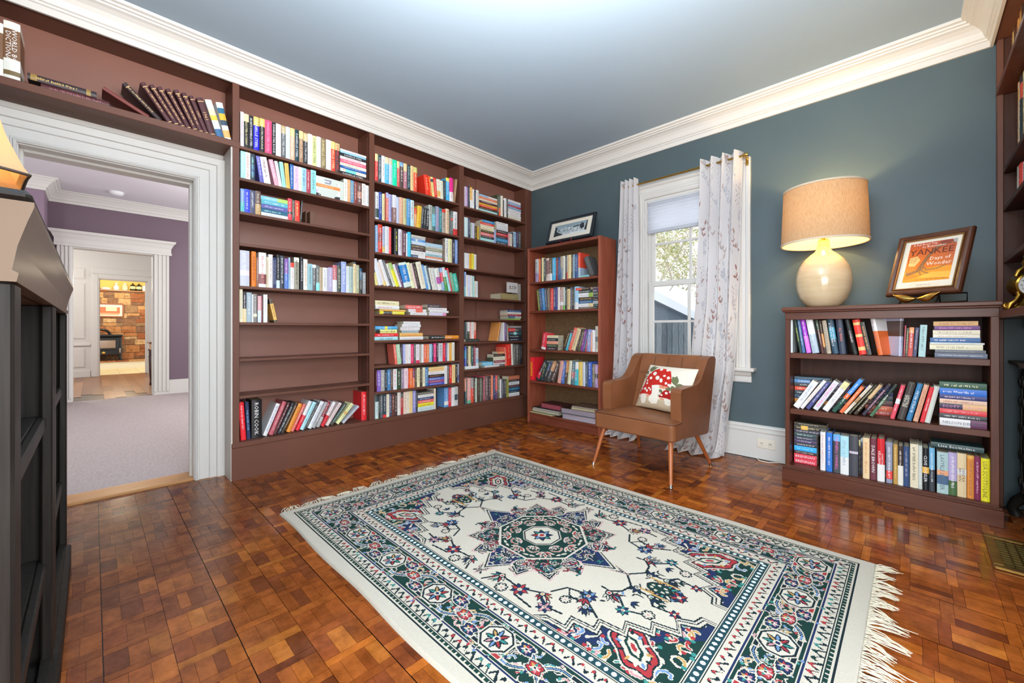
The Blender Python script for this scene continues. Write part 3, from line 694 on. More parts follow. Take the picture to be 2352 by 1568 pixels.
tag(MB().box(-3.40, XB-.10, *[U(x, HY, 'x', XB-.03)[1] for x in (709.5, 712.5)], ZS['A'][2], ZS['A'][2]+.115, .002).box(-3.36, XB-.03, *[U(x, HY, 'x', XB-.03)[1] for x in (712, 723.5)], ZS['A'][2], ZS['A'][2]+.1, .002).build('bookend', mat('bookend_brown', '6e4a36', .5)), 'plain brown wooden bookend on third shelf of doorway bay', 'bookend')
row('L', PA, ZS['A'][4], c2, 'fifth shelf of doorway bay', D, '''g100;v202,715,b4b6c2/d8c8cc@55-70,e4e4ea;g222;v272,725,ef7428,522|~;v300,790,8a6050,dcc;v380,737,d8d2d0/7a4a48@62-90,c88;v402,785,c8bca0,876;v449,757,d8cecb,a98;v470,790,343c62,ccd;v486,790,26305a,ccd;v525,760,26282c/bcc@76-100,eee;v572,770,343a44,eee;v614,800,7e5aa0/5a78b8@50-100,def;v634,790,98b0c0,345
v671,845,dcd2cc/e03426@0-18,a88;v727,790,8c8878/d8d4c0@0-14,332;V738,772,785,24242a,eee;v817,808,e6d0c6,c86;v867,857,86a8ae,466;v907,865,56585a/ddd@0-12,eee;v942,875,666a66/7cc@68-100,ccc;v978,893,ac9a80,765;v1022,897,dcdcdc,777;v1037,900,a4a6b4,667;v1082,895,a49ab8,eee;v1128,870,b46468/ddd@55-100,eee;v1172,875,3a4440,cca
v1226,835,8a98c4,eef;v1242,880,c8c8c4,888;v1266,882,bcc6c4,788;v1302,885,94a6a0,466;v1331,837,d4be94/345@0-6,876;v1367,870,969678,ddc;v1398,905,1a4a66/222@45-100,eee;v1434,950,86888a,ddd''')
row('L', PA, ZS['A'][5], c2, 'sixth shelf of doorway bay', D, '''g94;v129,1125,dccbb0,998;v169,1158,38363a/d0bc90@55-100,ddd;v226,1160,94a4ac,ddd;v242,1180,d8dcd8,777;v280,1175,74706c/dda@70-80,ccc;g286;v324,1197,c49498/bcc8d8@55-100,dcc;v339,1200,742c34,caa;g346;v390,1182,d8d8d2,aaa;V462,498,1228,4e4438/dca454@20-90,222,L-57''')
row('L', PA-.03, LEDGE, c3, 'bottom shelf of doorway bay', D, '''V130,196,885,d4202a,f8b0b8,L-32;V205,252,880,26304e,7ac|THE SILVER STAR,L-26;V262,392,860,141416,f4f4f4|ROBIN COOK;V395,452,905,dce0e4,57a,L172;V464,524,878,a8505a,e8b0b0,L180;v570,890,442426,caa,L182;v622,895,26262c,bcc,L185;v664,895,3a2e26,ca8,L185;V684,742,905,e8842c,843,L158;v784,910,c8645c,fdd,L160;V800,850,875,d02032/e8e4e0@0-48,eee,L170
v904,885,9ccad2,688,L172;v940,885,2e3032,ccc,L172;V946,1002,878,ccdce4,88a,L170;v1048,885,8e8e90,eee,L168;V1056,1102,878,84222e/999@60-100,fdd,L150;V1112,1158,885,e0d8d4/c02a34@55-100,b55,L155;V1164,1212,895,ccbcb8,867,L178;V1222,1268,898,484a46,8cc,L190;V1288,1340,905,dcdc9a/d8a860@40-52,775,L200;V1362,1404,935,acb0b8,556,L205;V1628,1690,755,d4222a,fbb''')
PB = XB-.014; c4 = (850, 320, 6.535); c5 = (850, 500, 6.272); c6 = (850, 660, 4.9)
row('L', PB, ZS['B'][0], c4, 'top shelf of middle bay', D, '''g82;v128,215,e23a38/dccb90@0-26,f4b0a0|DANIELLE STEEL;v178,235,243e48,eee|DANIELLE STEEL;v231,245,e8e2da,a98;v286,268,46a8cc/ccc0a0@0-24,def;v340,285,a8b8c8/b8b49c@0-24,eef;v409,308,0ac898,8ee;v449,328,c85450/cebb88@0-26,fdd;v506,345,4c3c38/6a9cc8@0-16,eee;v559,363,a8707c/d8b880@0-30,edd;v611,385,1c3038,9bb|DANIELLE STEEL;v661,398,d8b884,a75;v714,420,e44832/b8b468@0-22,fca
V846,912,530,e0321e,fb8,L-34;v938,553,e85a30,fc8,L-34;v976,562,d8c884/345@10-25,765,L-30;v1014,577,d43a34,fbb,L-28;v1066,597,e6d2c0/e8a860@60-90,b86,L-10;v1106,620,d8d2c0,998,L-6;v1146,618,343a40,899,L-4;v1198,578,44a4dc/d8cc34@0-14,eee;v1252,580,dcdcd8/d8287e@0-58,d48;V1252,1286,600,927258,cb9,L34''')
row('L', PB, ZS['B'][1], c4, 'second shelf of middle bay', D, '''g88;v138,790,dcdcdc/3a4a40@60-92,345;v184,790,1a3a8c,eee;v226,818,e4cc98,a86;V244,284,800,cc7060/98a0d0@0-18,fdc;v329,825,9c9ccc,447;V338,400,835,84605a/c8cad8@0-45,ddd;v446,865,a8b0c8,eef;v504,868,c89878,fdc;v554,885,b8b484,876;v612,895,4888b8,eef;v670,912,b4d0d6,c34;v706,1030,d4945c/d44030@0-30,eee;V700,764,1000,e8b038,c72,L20;v802,1005,363a44,ddd,L22;v836,1030,303634,eee,L20;v886,1040,2c2e30,eee,L18
v940,985,a4aca6,444;v988,1010,486c64/58a8b8@30-80,eee;v1042,1008,848aaa,e96;v1088,1030,2a7078,9dd;v1142,1048,a49a90/d43430@0-13,533;v1192,1042,d8b898,654;v1218,1100,40423e,ccc;v1254,1075,586460/d33@30-40,bcb;v1318,1085,d8dcdc/c83030@72-100,466''')
row('L', PB, ZS['B'][2], c5, 'third shelf of middle bay', D, '''g82;v123,105,7898b8,def;v184,95,c4301c/822@30-60,fec;v221,125,a8b4c8/c8b868@75-95,457;v279,125,c8c8c8,aab;v314,135,d43434,faa;V356,412,155,222428,fc4;v467,165,c8c4ca,856;v523,185,582834,ddd;v546,225,dce4ea,68a;v594,205,38a8c8,8de;s596,800;h22,c8c4b4,666;h30,a8acb0,555;h34,4a88c0/cde@30-45,eef;h50,b4c4dc,eef;h44,54483e,cba;h42,4a3430,dcc;h60,d8d8d4,998;h46,44566a/ddd@50-100,ccd
s806,1045;h50,94b4c4,def;h22,b8b8b0,666;h44,8c8a74,eec;h42,ccd8d8,99a;h34,8ab0b8,456;h28,c87458,fda;h28,e8dcd8,a88;g1052;v1086,305,564438,cba;v1132,298,e0d8cc,567;v1186,305,cccc9c,997;v1226,320,32243c,ccd;v1270,320,6888b8,cde''')
row('L', PB, ZS['B'][3], c5, 'fourth shelf of middle bay', D, '''V82,122,790,dcc884,a86,L-30;V130,200,590,c8cad6,eee,L-100;v248,640,ccbcb0/d8b870@80-100,a98,L-100;v300,605,dcdcdc,aaa,L-125;v340,610,54565a,eee,L-125;v386,660,c8c8b8,887,L-118;v434,650,dccc30/94b868@0-28,a92,L-116;v468,670,e8dcd8,c99,L-108;v500,670,543862,eee,L-106;v610,645,c4d0c8/2878b8@10-80,eee,L-88;v662,645,d8d8a8,998,L-88;v690,655,ecbcb8,a77,L-85;v742,660,342624,a98,L-85;v818,635,dcccb8,b98,L-85;v850,675,4884b8,def,L-76;v882,690,b8c8c8,567,L-72
v904,680,283444,ccd,L-70;v940,720,ccccbc,755,L-64;v990,720,bcbcb8,888,L-60;v1050,725,d4dccc/a49@40-70,887,L-60;v1086,720,7898b8/c45@20-60,eef,L-48;v1140,715,488848/eee@0-40,cdc,L-60;v1174,755,9cccdc,678,L-60;v1192,722,d43444,fbb,L-60;v1232,790,689878,eed,L-52;v1300,805,34a890,def,L-54''')
row('L', PB, ZS['B'][4], c6, 'fifth shelf of middle bay', D, '''s62,330;h54,d2c8a0,543;h42,e4e2dc,b55;h24,e8a858,b64,110,400;h34,e8c83a/333@15-50,eee,112,390;s400,640;h44,e0625c,fdd,400,592;h36,e4e2dc/e06048@40-80,c88,432,636;h32,e8e6e0,998,456,645;s660,885;h34,4a4248,cba,650,800;h32,e8e4de,b88,660,866;h26,e8e4dc,998,670,885;h34,c8c4e0/e8a@80-100,aac,665,858''')
row('L', PB, ZS['B'][5], c6, 'sixth shelf of middle bay', D, '''s58,322;h38,4a98c8/e8c830@42-55,eef,58,310;h44,d4d884/2a2a28@0-20,222,58,304;h38,d42c30,fcc,58,320;h42,9ccce0,246,58,316|LEE CHILD;s340,600;h32,e8e6de,aaa,375,565;h34,d8e0de,89a,358,572;h34,e4d8d4,a88,348,564;h32,9aa4a8,566,358,550;h40,e8a45c,c64,335,594;h38,e6e0d8,aaa,340,600;s665,1000;h42,2c2a28/e88428@52-100,eee''')
row('L', PB, ZS['B'][6], c6, 'seventh shelf of middle bay', D, '''V284,312,640,e06454,fdd,L-24;v356,640,98b898,cdc,L-22;v374,642,3a2c30,ccc,L-14;v402,640,989cc8,dde;v431,640,d8c8c0,a99;v461,638,dcdce0,999;v494,640,d8305c,fac;v518,632,545652,eee;v556,640,dccccf/d35@85-100,a89;v582,640,948c84,eee;v608,640,dcd8d4,999;v638,640,d86448,fdc;v669,640,e87448,fdb;v701,637,88b0c4,eef;v720,640,343c56,ccd;v749,630,d83068,fbd;v770,632,423034,ccc;v824,628,b4b8bc/bbb@0-10,777;v852,627,d42c3c,fbb;v872,627,54547a,eed;v895,627,e8dccc,a98;v923,623,e89838,fda;v953,618,ccc8bc,999''')
row('L', PB, ZS['B'][7], c6, 'eighth shelf of middle bay', D, '''g65;v81,935,481820,caa;v124,932,7458a8,ddf;v167,930,96948e,eee;v195,930,20303e,cdd;v235,925,4474a0,def;v264,925,60483c,cba;v306,920,ccd0dc,c55;v352,920,30442e,ccc;v385,915,88788a,eee;v430,910,e0bcc0,a78;v444,912,c03020,eca;v482,910,dc6430,fdb;v507,910,d8744c/735@0-50,eee;v529,905,544c40,cca;v562,905,e6c8a0,765;v592,903,3e362e,cba;v624,900,e8ccaa,987;v657,898,4474a0,eee;s660,838;h48,e8b478,c86;h38,e8d4d0,b88;h34,2e2a2a,c86;h32,5464a8,dde;h26,90405c,dce;h30,404ca8,cce
g840;v870,880,dcd8d8,aaa;v894,875,545048,ccc;v924,872,c42c28,fcc;v964,870,e8b880,c97;v990,870,342c28,cba;v1030,860,a8b8cc/56a@60-90,eef''')
row('L', PB-.01, LEDGE, c6, 'bottom shelf of middle bay', D, '''g62;v99,1205,b8c8c4/333a3c@0-30,467;v117,1210,2c302e,ccc;v147,1205,525a5e,ddd;v185,1205,32404a/c33@88-100,ccd;v219,1200,dccbb8,987;v247,1195,404a62,ccd;v277,1195,603830,cba;v310,1190,403234,dcb;v349,1180,dcccc4,a88;v377,1180,a43434/444@0-25,eee;v414,1175,dcbcaa,987;v446,1170,dcc8b8,987;v482,1165,e8b880,c96;v517,1160,8484b8,cce;v538,1165,303030,bbc;s540,718;h28,6a665e,998;h32,e0d8ce,998;h30,34466a,dde;h34,d8645c,fdd;h38,e8c830,863;h52,b8c8c8,899;g722;v742,1135,dccab6,c86
V842,890,1130,5888b8/dde@70-90,eef;v918,1130,c4303c,fcc;v953,1125,dcd8d2,aaa;v988,1120,b8bab8/345@40-70,777;v1030,1110,d4ccc4,888''')
PC = XB-.014; c7 = (1050, 380, 6.03); c8 = (1050, 560, 7.84); c9 = (1050, 720, 7.465)
row('L', PC, ZS['C'][0], c7, 'top shelf of corner bay', D, '''g108;v122,290,c8b8c4,a8a;v156,295,a488b8,dce;v184,290,30343c,ccc;v220,300,d8a450/ddd@60-100,fec;v244,330,d8d8dc,445;v264,340,303848,ccd;v308,340,dcd8cc,998;s315,560;h26,80b0d8/ddd@50-100,eef;h30,d87450,fdc;h30,e8c8b4,b87;h28,50303a,dcc;h30,d8a440,a64;h28,c84430,fcb;h26,40382c,cba;h40,98c8c8,eee;g562;v586,400,404430,ccb;v611,410,545a54/e06440@60-100,cdc;v641,420,dcccbc,a99;v656,480,404040,ccc;v690,455,dcd8d2,999;v706,460,343c34,bbb;s712,885;h34,d8dce8,aab;h40,8898b8,bcd;h24,a83034,eaa;h30,7898b8,def;h38,e4e0dc,aaa;h34,e6e2da,a99;h34,e0dcd0,a87;h40,dcccb8,999''')
row('L', PC, ZS['C'][1], c7, 'second shelf of corner bay', D, '''g105;v156,720,b8d0d8,eff;v189,725,303450,ccd;v206,790,a4b4a4,566;v244,795,b4b4c8,eee;v282,840,3e3428,cb8;v302,850,d8a830,543;s330,512;h34,3484b8,def,355,525;h32,d84430,fcc;h34,e8c8b0,b98;h42,e8cca8,a76;h34,443c28,cb8;h46,d87470,fdd;h32,30343a,dcc;h44,98cccc,eff;g512;v531,890,98a4cc,eef;v546,900,70889e,dde;s548,705;h34,dcdcd8,445;h40,d8d4d2,999;h38,c8ccd0,888;h42,3e3030,dcc;h34,c84448,fcc;h36,443034,caa;h48,3484b0,bdf;h38,3c444e,ccd;g710;v730,940,d88c94,fdd;v764,945,dcc8b8,a98;v782,930,403838,ccc;v824,920,98b8d8,457;v854,920,443858,dce;v886,920,545c5a,dcc''')
row('L', PC, ZS['C'][2], c7, 'third shelf of corner bay', D, '''g108;v140,1210,dcdcdc,aaa;v170,1215,c8c8d8,889;v205,1220,e8a430,b72;v236,1220,ecc840,c93;v269,1230,d8d8cc,998''')
row('L', PC, ZS['C'][3], c8, 'fourth shelf of corner bay', D, '''g143;v172,505,7890b8/8bb@60-100,eef;v211,560,dcccc6,a88;v249,565,b4b8d4,eef;v291,572,c8ccc0,aaa;v316,582,88b8b8,eff;v351,668,c8c8b8,987;v378,675,c4ccd4,889;s790,1110;h112,8e8058,a99a6a;g1090;V1116,1150,725,9a928c,776,D.13''')
row('L', PC, ZS['C'][4], c8, 'fifth shelf of corner bay', D, '''s925,1158;h36,284878,cde;h42,d8d4c8,998;h32,a43034,fcc;h44,305878/aaa@50-100,def;h24,a0c858,685,915,1140''')
row('L', PC, ZS['C'][5], c9, 'sixth shelf of corner bay', D, '''s145,380;h52,30342e,666;b0.0338;g150;v179,145,545a58/888@0-10,ccc;v217,145,dcdcd8/343@55-100,aaa;v246,150,c88880,fdd;v292,145,ccc8c4,999;v332,150,d89880/d54@50-100,fed;b0;V690,712,148,c88848,a63,L52;g800;v820,150,dcdce0,889;v852,155,745888,dce;v868,180,747270,ccc;v882,180,dcbca8,a87,L-10;s890,1110;h40,86807e,eee;h64,c43430/444@50-100,fcc;h56,304e56/8cc@40-60,dde;h54,2e2e30,eee;h48,202a3a,ddd''')
row('L', PC, ZS['C'][6], c9, 'seventh shelf of corner bay', D, '''s142,372;h44,e8c8c4,c66,142,342;h54,c8dcec,eef;b0.0295;g142;v166,565,4050a0/48a@20-60,ccd;v201,565,30343a,dca;v246,560,dcc898,a86;v291,560,345450,dcc;v321,565,944858,edc;v366,590,c4c8cc/8bd@60-85,667;b0;s380,725;h60,6cb4dc,eef,440,712;h34,e4e0d8,bba,480,726;V612,613,900,443,443;s630,822;h40,e08050,fdb,700,828;h44,342e2c,cba;h64,e0d0b8,a66;h42,8a4450,ecc;h30,d0ccc8,433;h38,54504c,ddd;g826;v862,575,d86450,fdc,L-18;v942,525,d43024,f98,L-14;v976,520,dcd0c4,a98,L-10;v1006,530,646460,ccc;v1062,525,54524c,ddd;v1088,530,302c2a,bba;v1122,530,22242a,aab''')
row('L', PC-.01, LEDGE, c9, 'bottom shelf of corner bay', D, '''g140;v161,1120,c88870/344@50-100,ddd;v182,1130,545652,cdd;v247,1110,e89890/6a8@88-100,fdd;v292,1105,c84430/888@0-40,ddd;v322,1110,443830,cba;v347,1110,b8c8b8,887;v396,1110,44382e,987;v432,1110,64685c,cca;v457,1105,343834,aaa;v487,1075,a44854,ecc;v542,1070,6c5858,edc;v587,1070,443434,dcc;v627,1060,e87858,fdc;v662,1060,304068,ccd;v702,1060,d85850/646@65-100,fdc;v742,1060,646450,eed;v772,1130,d4d8d8,888;v802,1130,545660,dde;v847,1130,444244,ccc;v887,1130,949444,332;s890,1070;h62,b06448,d97;h40,403438,ccc;h54,c4c8c8,888;h42,543434,a88;h54,285878,8cd;h40,263440,bbc;h58,d4d8dc,999''')
# shelf over the doorway
row('L', XB-.02, 2.25, (0, 0, 3.92), 'shelf over the doorway', 'bookcase end', '''g-150;v28,178,e2dcc8/6a4a30@18-66,ddd|WORLD BOOK,D.2;v182,195,e2dcc8/6a4a30@13-64/6a5838@84-92,eee|WORLD BOOK/DICTIONARY,D.2;s245,985;h58,33282a/8a7038@4-13/8a7038@84-91,c9a860,245,870;h56,4c2428/5a3034@30-60,966,365,985''', .17)
def yr(n): return '4a2b2f/c0a070@9-11/c0a070@96-98'
row('L', XB-.02, 2.25, (0, 0, 3.92), 'shelf over the doorway', 'dictionary end', '\n'.join('V%d,%d,%d,%s,c9a870,L%d|%s' % q for q in (
    (1330, 1424, 800, '6a322e', -440, '-'), (1428, 1494, 745, '332729/c0a070@9-11', -340, '~'), (1516, 1574, 742, yr(0), -262, '~'), (1576, 1628, 762, yr(0), -240, '~'), (1632, 1684, 778, yr(0), -224, '~'), (1688, 1736, 796, yr(0), -202, '~'),
    (1742, 1790, 808, yr(0), -182, '~'), (1794, 1842, 832, yr(0), -164, '~'), (1845, 1888, 858, yr(0), -146, '1957'), (1890, 1950, 876, yr(0), -122, '1961'), (1955, 2018, 897, 'e4e0d4/c8b8a0@25-42/d8b040@42-55/eee@55-78/345f88@78-100', -112, '-'), (2025, 2086, 922, 'eee8dc/28607e@15-30/e0a030@30-48/345@48-62/ddd@62-75/d8a060@75-95', -82, '-'))), .17)
# tall cherry bookcase
P1 = TY+.022; W1 = 'corner end'; d1 = (1200, 540, 6.532); d2 = (1200, 740, 5.809)
row('W', P1, TS[0], d1, 'top shelf of cherry bookcase', W1, '''g185;v236,360,b4b8b8/98a@60-100,455;v264,355,d86438,fdc;v282,345,443428,cba;v310,340,dcc898,987;v346,350,50544e,ddd;v394,345,ccb8ac/866@10-70,654;v440,345,60503e/ddd@68-100,ccb;v492,340,48a8dc,def;v520,345,802828,ecb;v542,335,303854,dcd;v558,330,305888,dde;v594,315,98846c/678@50-100,edc;v632,310,c8c8b8,888;v657,305,3a403e,eee;v672,300,989490/c33@70-100,544;v722,295,dcc090,b86;v752,295,544834,cba;v778,290,7898a8,eee;v828,290,40547c,dde;v862,262,d84430/9ab@60-100,fd8;V1000,1075,330,4a4a4a,777,L-92;b0;s830,1000;h32,68a8a8,eff''', .2)
row('W', P1, TS[1], d1, 'second shelf of cherry bookcase', W1, '''V232,262,820,646c34,cc9,L-28;v302,805,405078,dde,L-32;v338,800,4880b0,def,L-26;v374,800,485060,ccd,L-20;v412,795,746050,dcb,L-14;v458,800,dc5048,eaa;v502,785,40406a,dde;v520,780,303878,ccd;v552,780,eccec4,c99;v602,780,a88880/ddd@65-80,eee;v630,782,b8c0b4/6a4@80-100,888;v662,780,303834,eee;v707,805,c8b080,776;v737,780,54545e,dde;v775,800,3c3c34,eee;v836,770,88b8dc/eef@70-100,ddf
s838,1055;h36,d84038/433@40-100,fca,800,1020;h46,343e3c,ddd,810,1050;h62,e0dcd6/84a048@72-100,999;h48,403834,ca6;h44,30587e,def;h52,e0e0dc/cb8@70-100,999;h30,645850,cbb;s1058,1140;h38,44383a,ccc;h46,50445c,ddd;h44,485444,cdd;h44,383838,ccc;h44,302c34,cca;h44,a4a8a8,566;h40,2e4440,cdc;h30,2a3a32,ccd''', .17)
row('W', P1, TS[2], d2, 'third shelf of cherry bookcase', W1, '''V240,300,142,d83444/eee@86-100,fbb,L30;s322,470;h36,dccca8,a87;h40,303030,ccc;h40,d8987c,c54;h40,3c4430,aba;h38,3a3034,ddc;V522,562,112,403028,cb8,L84;v594,120,3a9cac/622@0-10,def,L76;v640,78,d86454,fdd,L90;v694,88,c8b890,976,L82;v722,98,443838,cba,L84;v762,108,545038,eda,L74;v798,102,74387a,ecd,L60;v822,115,405078,ccd,L58;v850,112,a84440,ebb,L50;v903,96,8088b4,eee,L18;v922,110,d88450,fec;v957,105,dcd8d8,999;V966,1018,52,bcbcb0/777@40-60,666''', .17)
row('W', P1, TS[3], d2, 'fourth shelf of cherry bookcase', W1, '''g98;v147,466,d4202a,fd2|GRIFFIN;V155,208,525,303434/c03040@58-90,eee,L122;v262,528,26383c,aa6,L88;v304,532,40506a/333@45-100,dde,L92;v354,532,b88860/444@45-100,eee,L100;v412,526,50403a,eee,L96;V456,502,520,d89888,7aa,L46;v552,522,4868a8,ecd,L34;v588,516,a87440/543@50-100,edc,L30;v634,516,dcd4b4,aa9,L32;v684,520,587078/a66@45-70,edd,L26;v740,530,40a8b8/eee@0-30,eff;v797,530,d8b458,eda;v835,535,b4bcc8,eee;v872,530,404a58,bcd;v922,530,3858a8,dde;v959,560,746858,dcb;v1006,565,a088b0/444@40-60,dcd''', .17)
# low mahogany bookcase
P2 = LY+.03; W2 = 'window end'; e1 = (1790, 680, 8.711); e2 = (2040, 680, 8.711); e3 = (1790, 840, 5.6); e4 = (2040, 840, 4.357)
row('W', P2, LS[0], e1, 'top shelf of low bookcase', W2, '''g203;v264,415,c8d4d4,888|-;V402,456,425,283a34,c0e44c|STUART WOODS,L-132;v520,440,40608a,dde,L-116;V540,636,455,9434b4/c46ad0@50-100,fff,L-134;V660,800,415,98a8b4/ccd2d2@0-48,eef,L-148;V840,902,480,502e2a/343@0-30,dcc,L-132;v948,490,40302c/c08850@40-80,cb9,L-118;v1040,485,a49884,766,L-106;V1064,1190,400,2c4658/3888a0@30-62,eef|JOHN GRISHAM/A TIME FOR MERCY,L-126;V1204,1340,385,303848/e04840@0-10,c8685c|A.J. FINN,L-92;V1480,1572,470,202624,d8b8b8|CONRAD,L-176
V1600,1752,470,d43428/d0b070@8-16/d0b070@42-50/d0b070@78-88,c8a070|-,L-146;v1852,522,30302c,f09040|~,L-150;V1962,2080,415,e6e0da/d8622c@38-100,a88,L-200,Y-30''', .17)
row('W', P2, LS[0], e2, 'top shelf of low bookcase', W2, '''V205,300,378,a4a8bc/4a3a34@14-52,667,L38,Y34;v330,585,a43440,caa,L34;v388,640,403a30,cc8,L38;v486,625,b44438/c85@0-20,fdd,L40;v566,630,343a58,a99,L58;V600,745,575,98b8b8,566,L42;s900,1840;h92,c49a66,853,905,1805;h82,603870,d8a,925,1838;h86,d8c8b0,987|ROBYN CARR,895,1840;h66,d8ccbc,a88,895,1840;h92,345c8c,dde,840,1850;h36,c8ccc8,9aa,835,1930;h106,dcccb0,876,830,1900;h62,5c6068,888,940,1960;h96,565e70,f0f0f0|JONATHAN KELLERMAN OBSESSION,930,1990''', .16)
row('W', P2+.1, LS[1], e3, 'low bookcase second shelf, back row', W2, '''s195,650;h34,38505e,778;h44,4878a8/334@45-100,eee|DENNIS LEHANE;h46,303030,ddd|JOHN SANDFORD;h50,e04c38,fdb;h54,303c44,cdd;h50,304058,bcd;h44,c88434,543;h60,3a3430,bba;s655,900;h48,8c7c98,ccd;h50,5c4868,cbd;h60,403840,bbc;h60,382c30,a99;h70,44383a,cba;h70,30303a,aab;s1105,1460;h50,284898,dd8;h50,303c70,ddd;h60,344048,99a;h70,503034,ca8;h60,c86040,fdb;h60,a44438,fcc''', .13)
row('W', P2, LS[1], e3, 'second shelf of low bookcase', W2, '''V152,246,205,dce0dc,89a,L262;V246,302,195,dcdcd8,c96,L310;V320,382,212,444878,ccd,L284;V408,490,207,c8ccd4,d0489c|SCARDALE SUMMER,L284;V528,622,218,dce0dc/d8cc94@0-22,999,L296;V652,722,182,4484cc/244a3e@55-100/e06030@44-58,cde,L366;V752,812,272,e46840,fda,L290;v862,257,ccc4b4/a86@40-60,765,L340;V872,912,262,3a382c,cc9,L342;V935,996,252,3a3028/b4946c@0-45,dca,L340;V1040,1102,252,2e2834,e8a0b0|BARBARA MICHAELS,L340;V1145,1200,255,46644a/26302c@0-40,e8ece0|ANNE PERRY,L322''', .14)
row('W', P2, LS[1], e4, 'second shelf of low bookcase', W2, '''V15,62,196,c84858/ddd@40-55,fcc,L112;V84,162,178,403a38,d8d4c0|LAVYRLE/SPENCER,L116;V174,232,182,34709a,cdd|PETER STRAUB,L120;V245,298,192,c8987c,a65,L114;V314,362,217,c43038,fff|JODI THOMAS,L103;v420,206,bcc0b8,ddd|-,L98;s515,990;h62,284e3c,dda;h64,2864b8,dee;h42,30346a,dbb;h44,dcb098,954;h52,2c2a44/d8a870@50-100,d8a|SCOTT TUROW;h50,cc3c44,e99;h44,303234,ccc;h74,dcdcd8/603050@66-100,456|NELSON DEMILLE''', .16)
row('W', P2+.06, LS[2], e3, 'low bookcase bottom shelf, back row', W2, '''s190,480;h36,403a2e,bba,190,600;h54,343430/d8a848@22-44,cb8,190,600;h40,34344a,dcb,190,600;h48,384a4a,bcc;h38,303448,dde;h42,463c58,bbd;h40,2c2c34,ccc;h64,3098d0,8cf;h38,3c2a2c,cba;h58,c83448,fcc|BRENNAN;h62,c43044,fcc|BRENNAN;s602,1042;h56,302a28,cba;h76,d83430/e8c890@55-100,f8d;h60,403a34,776;h60,34383a,888;h70,443c40,988;h80,38342e,887;h80,302c30,777;s1046,1500;h46,b4bcc0,c8a;h52,545a6c,a9c;h50,3e3030,eda|ENVY;h60,484440,887;h80,34383c,887;h90,403a36,887;h90,38383e,888''', .12)
row('W', P2-.01, LS[2], e3, 'bottom shelf of low bookcase', W2, '''V525,592,852,dcd8d2,b88;V600,680,862,2868b8,eef;V690,780,882,404448/5a98c8@0-18,e060a8|STEPHEN J. CANNELL;V782,892,905,ccd8dc/98c4d4@0-55,89a;V896,1012,908,3c3e46/b0a8b4@38-44,b0a8b4|-;V1072,1160,930,dcb890,b87848;V1166,1252,940,60303a,f4f0f0|DALE BROWN;V1258,1356,942,b82028/e0dcd4@60-100,f4f0f0|JONATHAN/KELLERMAN;V1374,1456,985,808498/c44@70-90,eee''', .17)
row('W', P2-.01, LS[2], e4, 'bottom shelf of low bookcase', W2, '''V50,96,788,a88444,cb8;v152,805,382e28/d8d0c4@50-100,dcc;v214,810,304468,99a;V218,302,785,ccc4aa,554438|~;v343,800,b4bab4,eee;v410,826,16181c/d8a040@45-60,eee|CLIVE CUSSLER;v468,822,383e44/68a0c0@0-50,cdd;V488,604,866,9cb4b4/e09870@44-56/48607c@56-78,3c5868|LAVYRLE SPENCER;v692,872,a498bc/44603c@66-100,dde;v786,880,ccb890/e4dccc@36-50,5c4430|SANDRA/BROWN;V790,862,900,c88038/e8a050@0-8,854;v930,912,702848,dab;v1020,932,dcc828,5c5020|LISA SCOTTOLINE''', .17)
row('W', P2+.005, LS[2]+.245, e4, 'top of low bookcase bottom row', W2, '''s430,962;h50,243e3e,e4ece8|Lisa Scottoline''', .15)
# side wall bookcase, seen edge on
P3 = XR+.05
row('R', P3, RS[0], (2300, 0, 1), 'top shelf, side wall bookcase', 'window wall', '''g8;v14,75,c8a060,c96;v18,50,a87a40,864;v22,40,caa060,975;v26,30,d8b878,864;v31,20,503020,a86;v36,5,c89858,964;v42,-10,b88848,754;v48,-30,3a2a24,a86;v56,-55,d8a868,964;v66,-80,a83830,edb''', .16)
row('R', P3, RS[1], (2300, 0, 1), 'second shelf, side wall bookcase', 'window wall', '''g32;v37,192,d8b08c/e8a050@10-25,864;v44,178,2c2c30/c84430@10-30,9cc;v52,165,dcc898,765;v62,150,d8d4cc,999''', .16)
row('R', P3, RS[2], (2300, 0, 1), 'third shelf, side wall bookcase', 'window wall', '''g30;v36,384,d8d0c4,999;v43,378,d84438,fcc;v55,370,dcd8d4,888;v66,362,345a78,ccd''', .16)
row('R', P3, RS[3], (2300, 0, 1), 'fourth shelf, side wall bookcase', 'window wall', '''g50;v60,480,c02c3c,fbb;v72,474,a82838,fbb''', .16)
make_books()
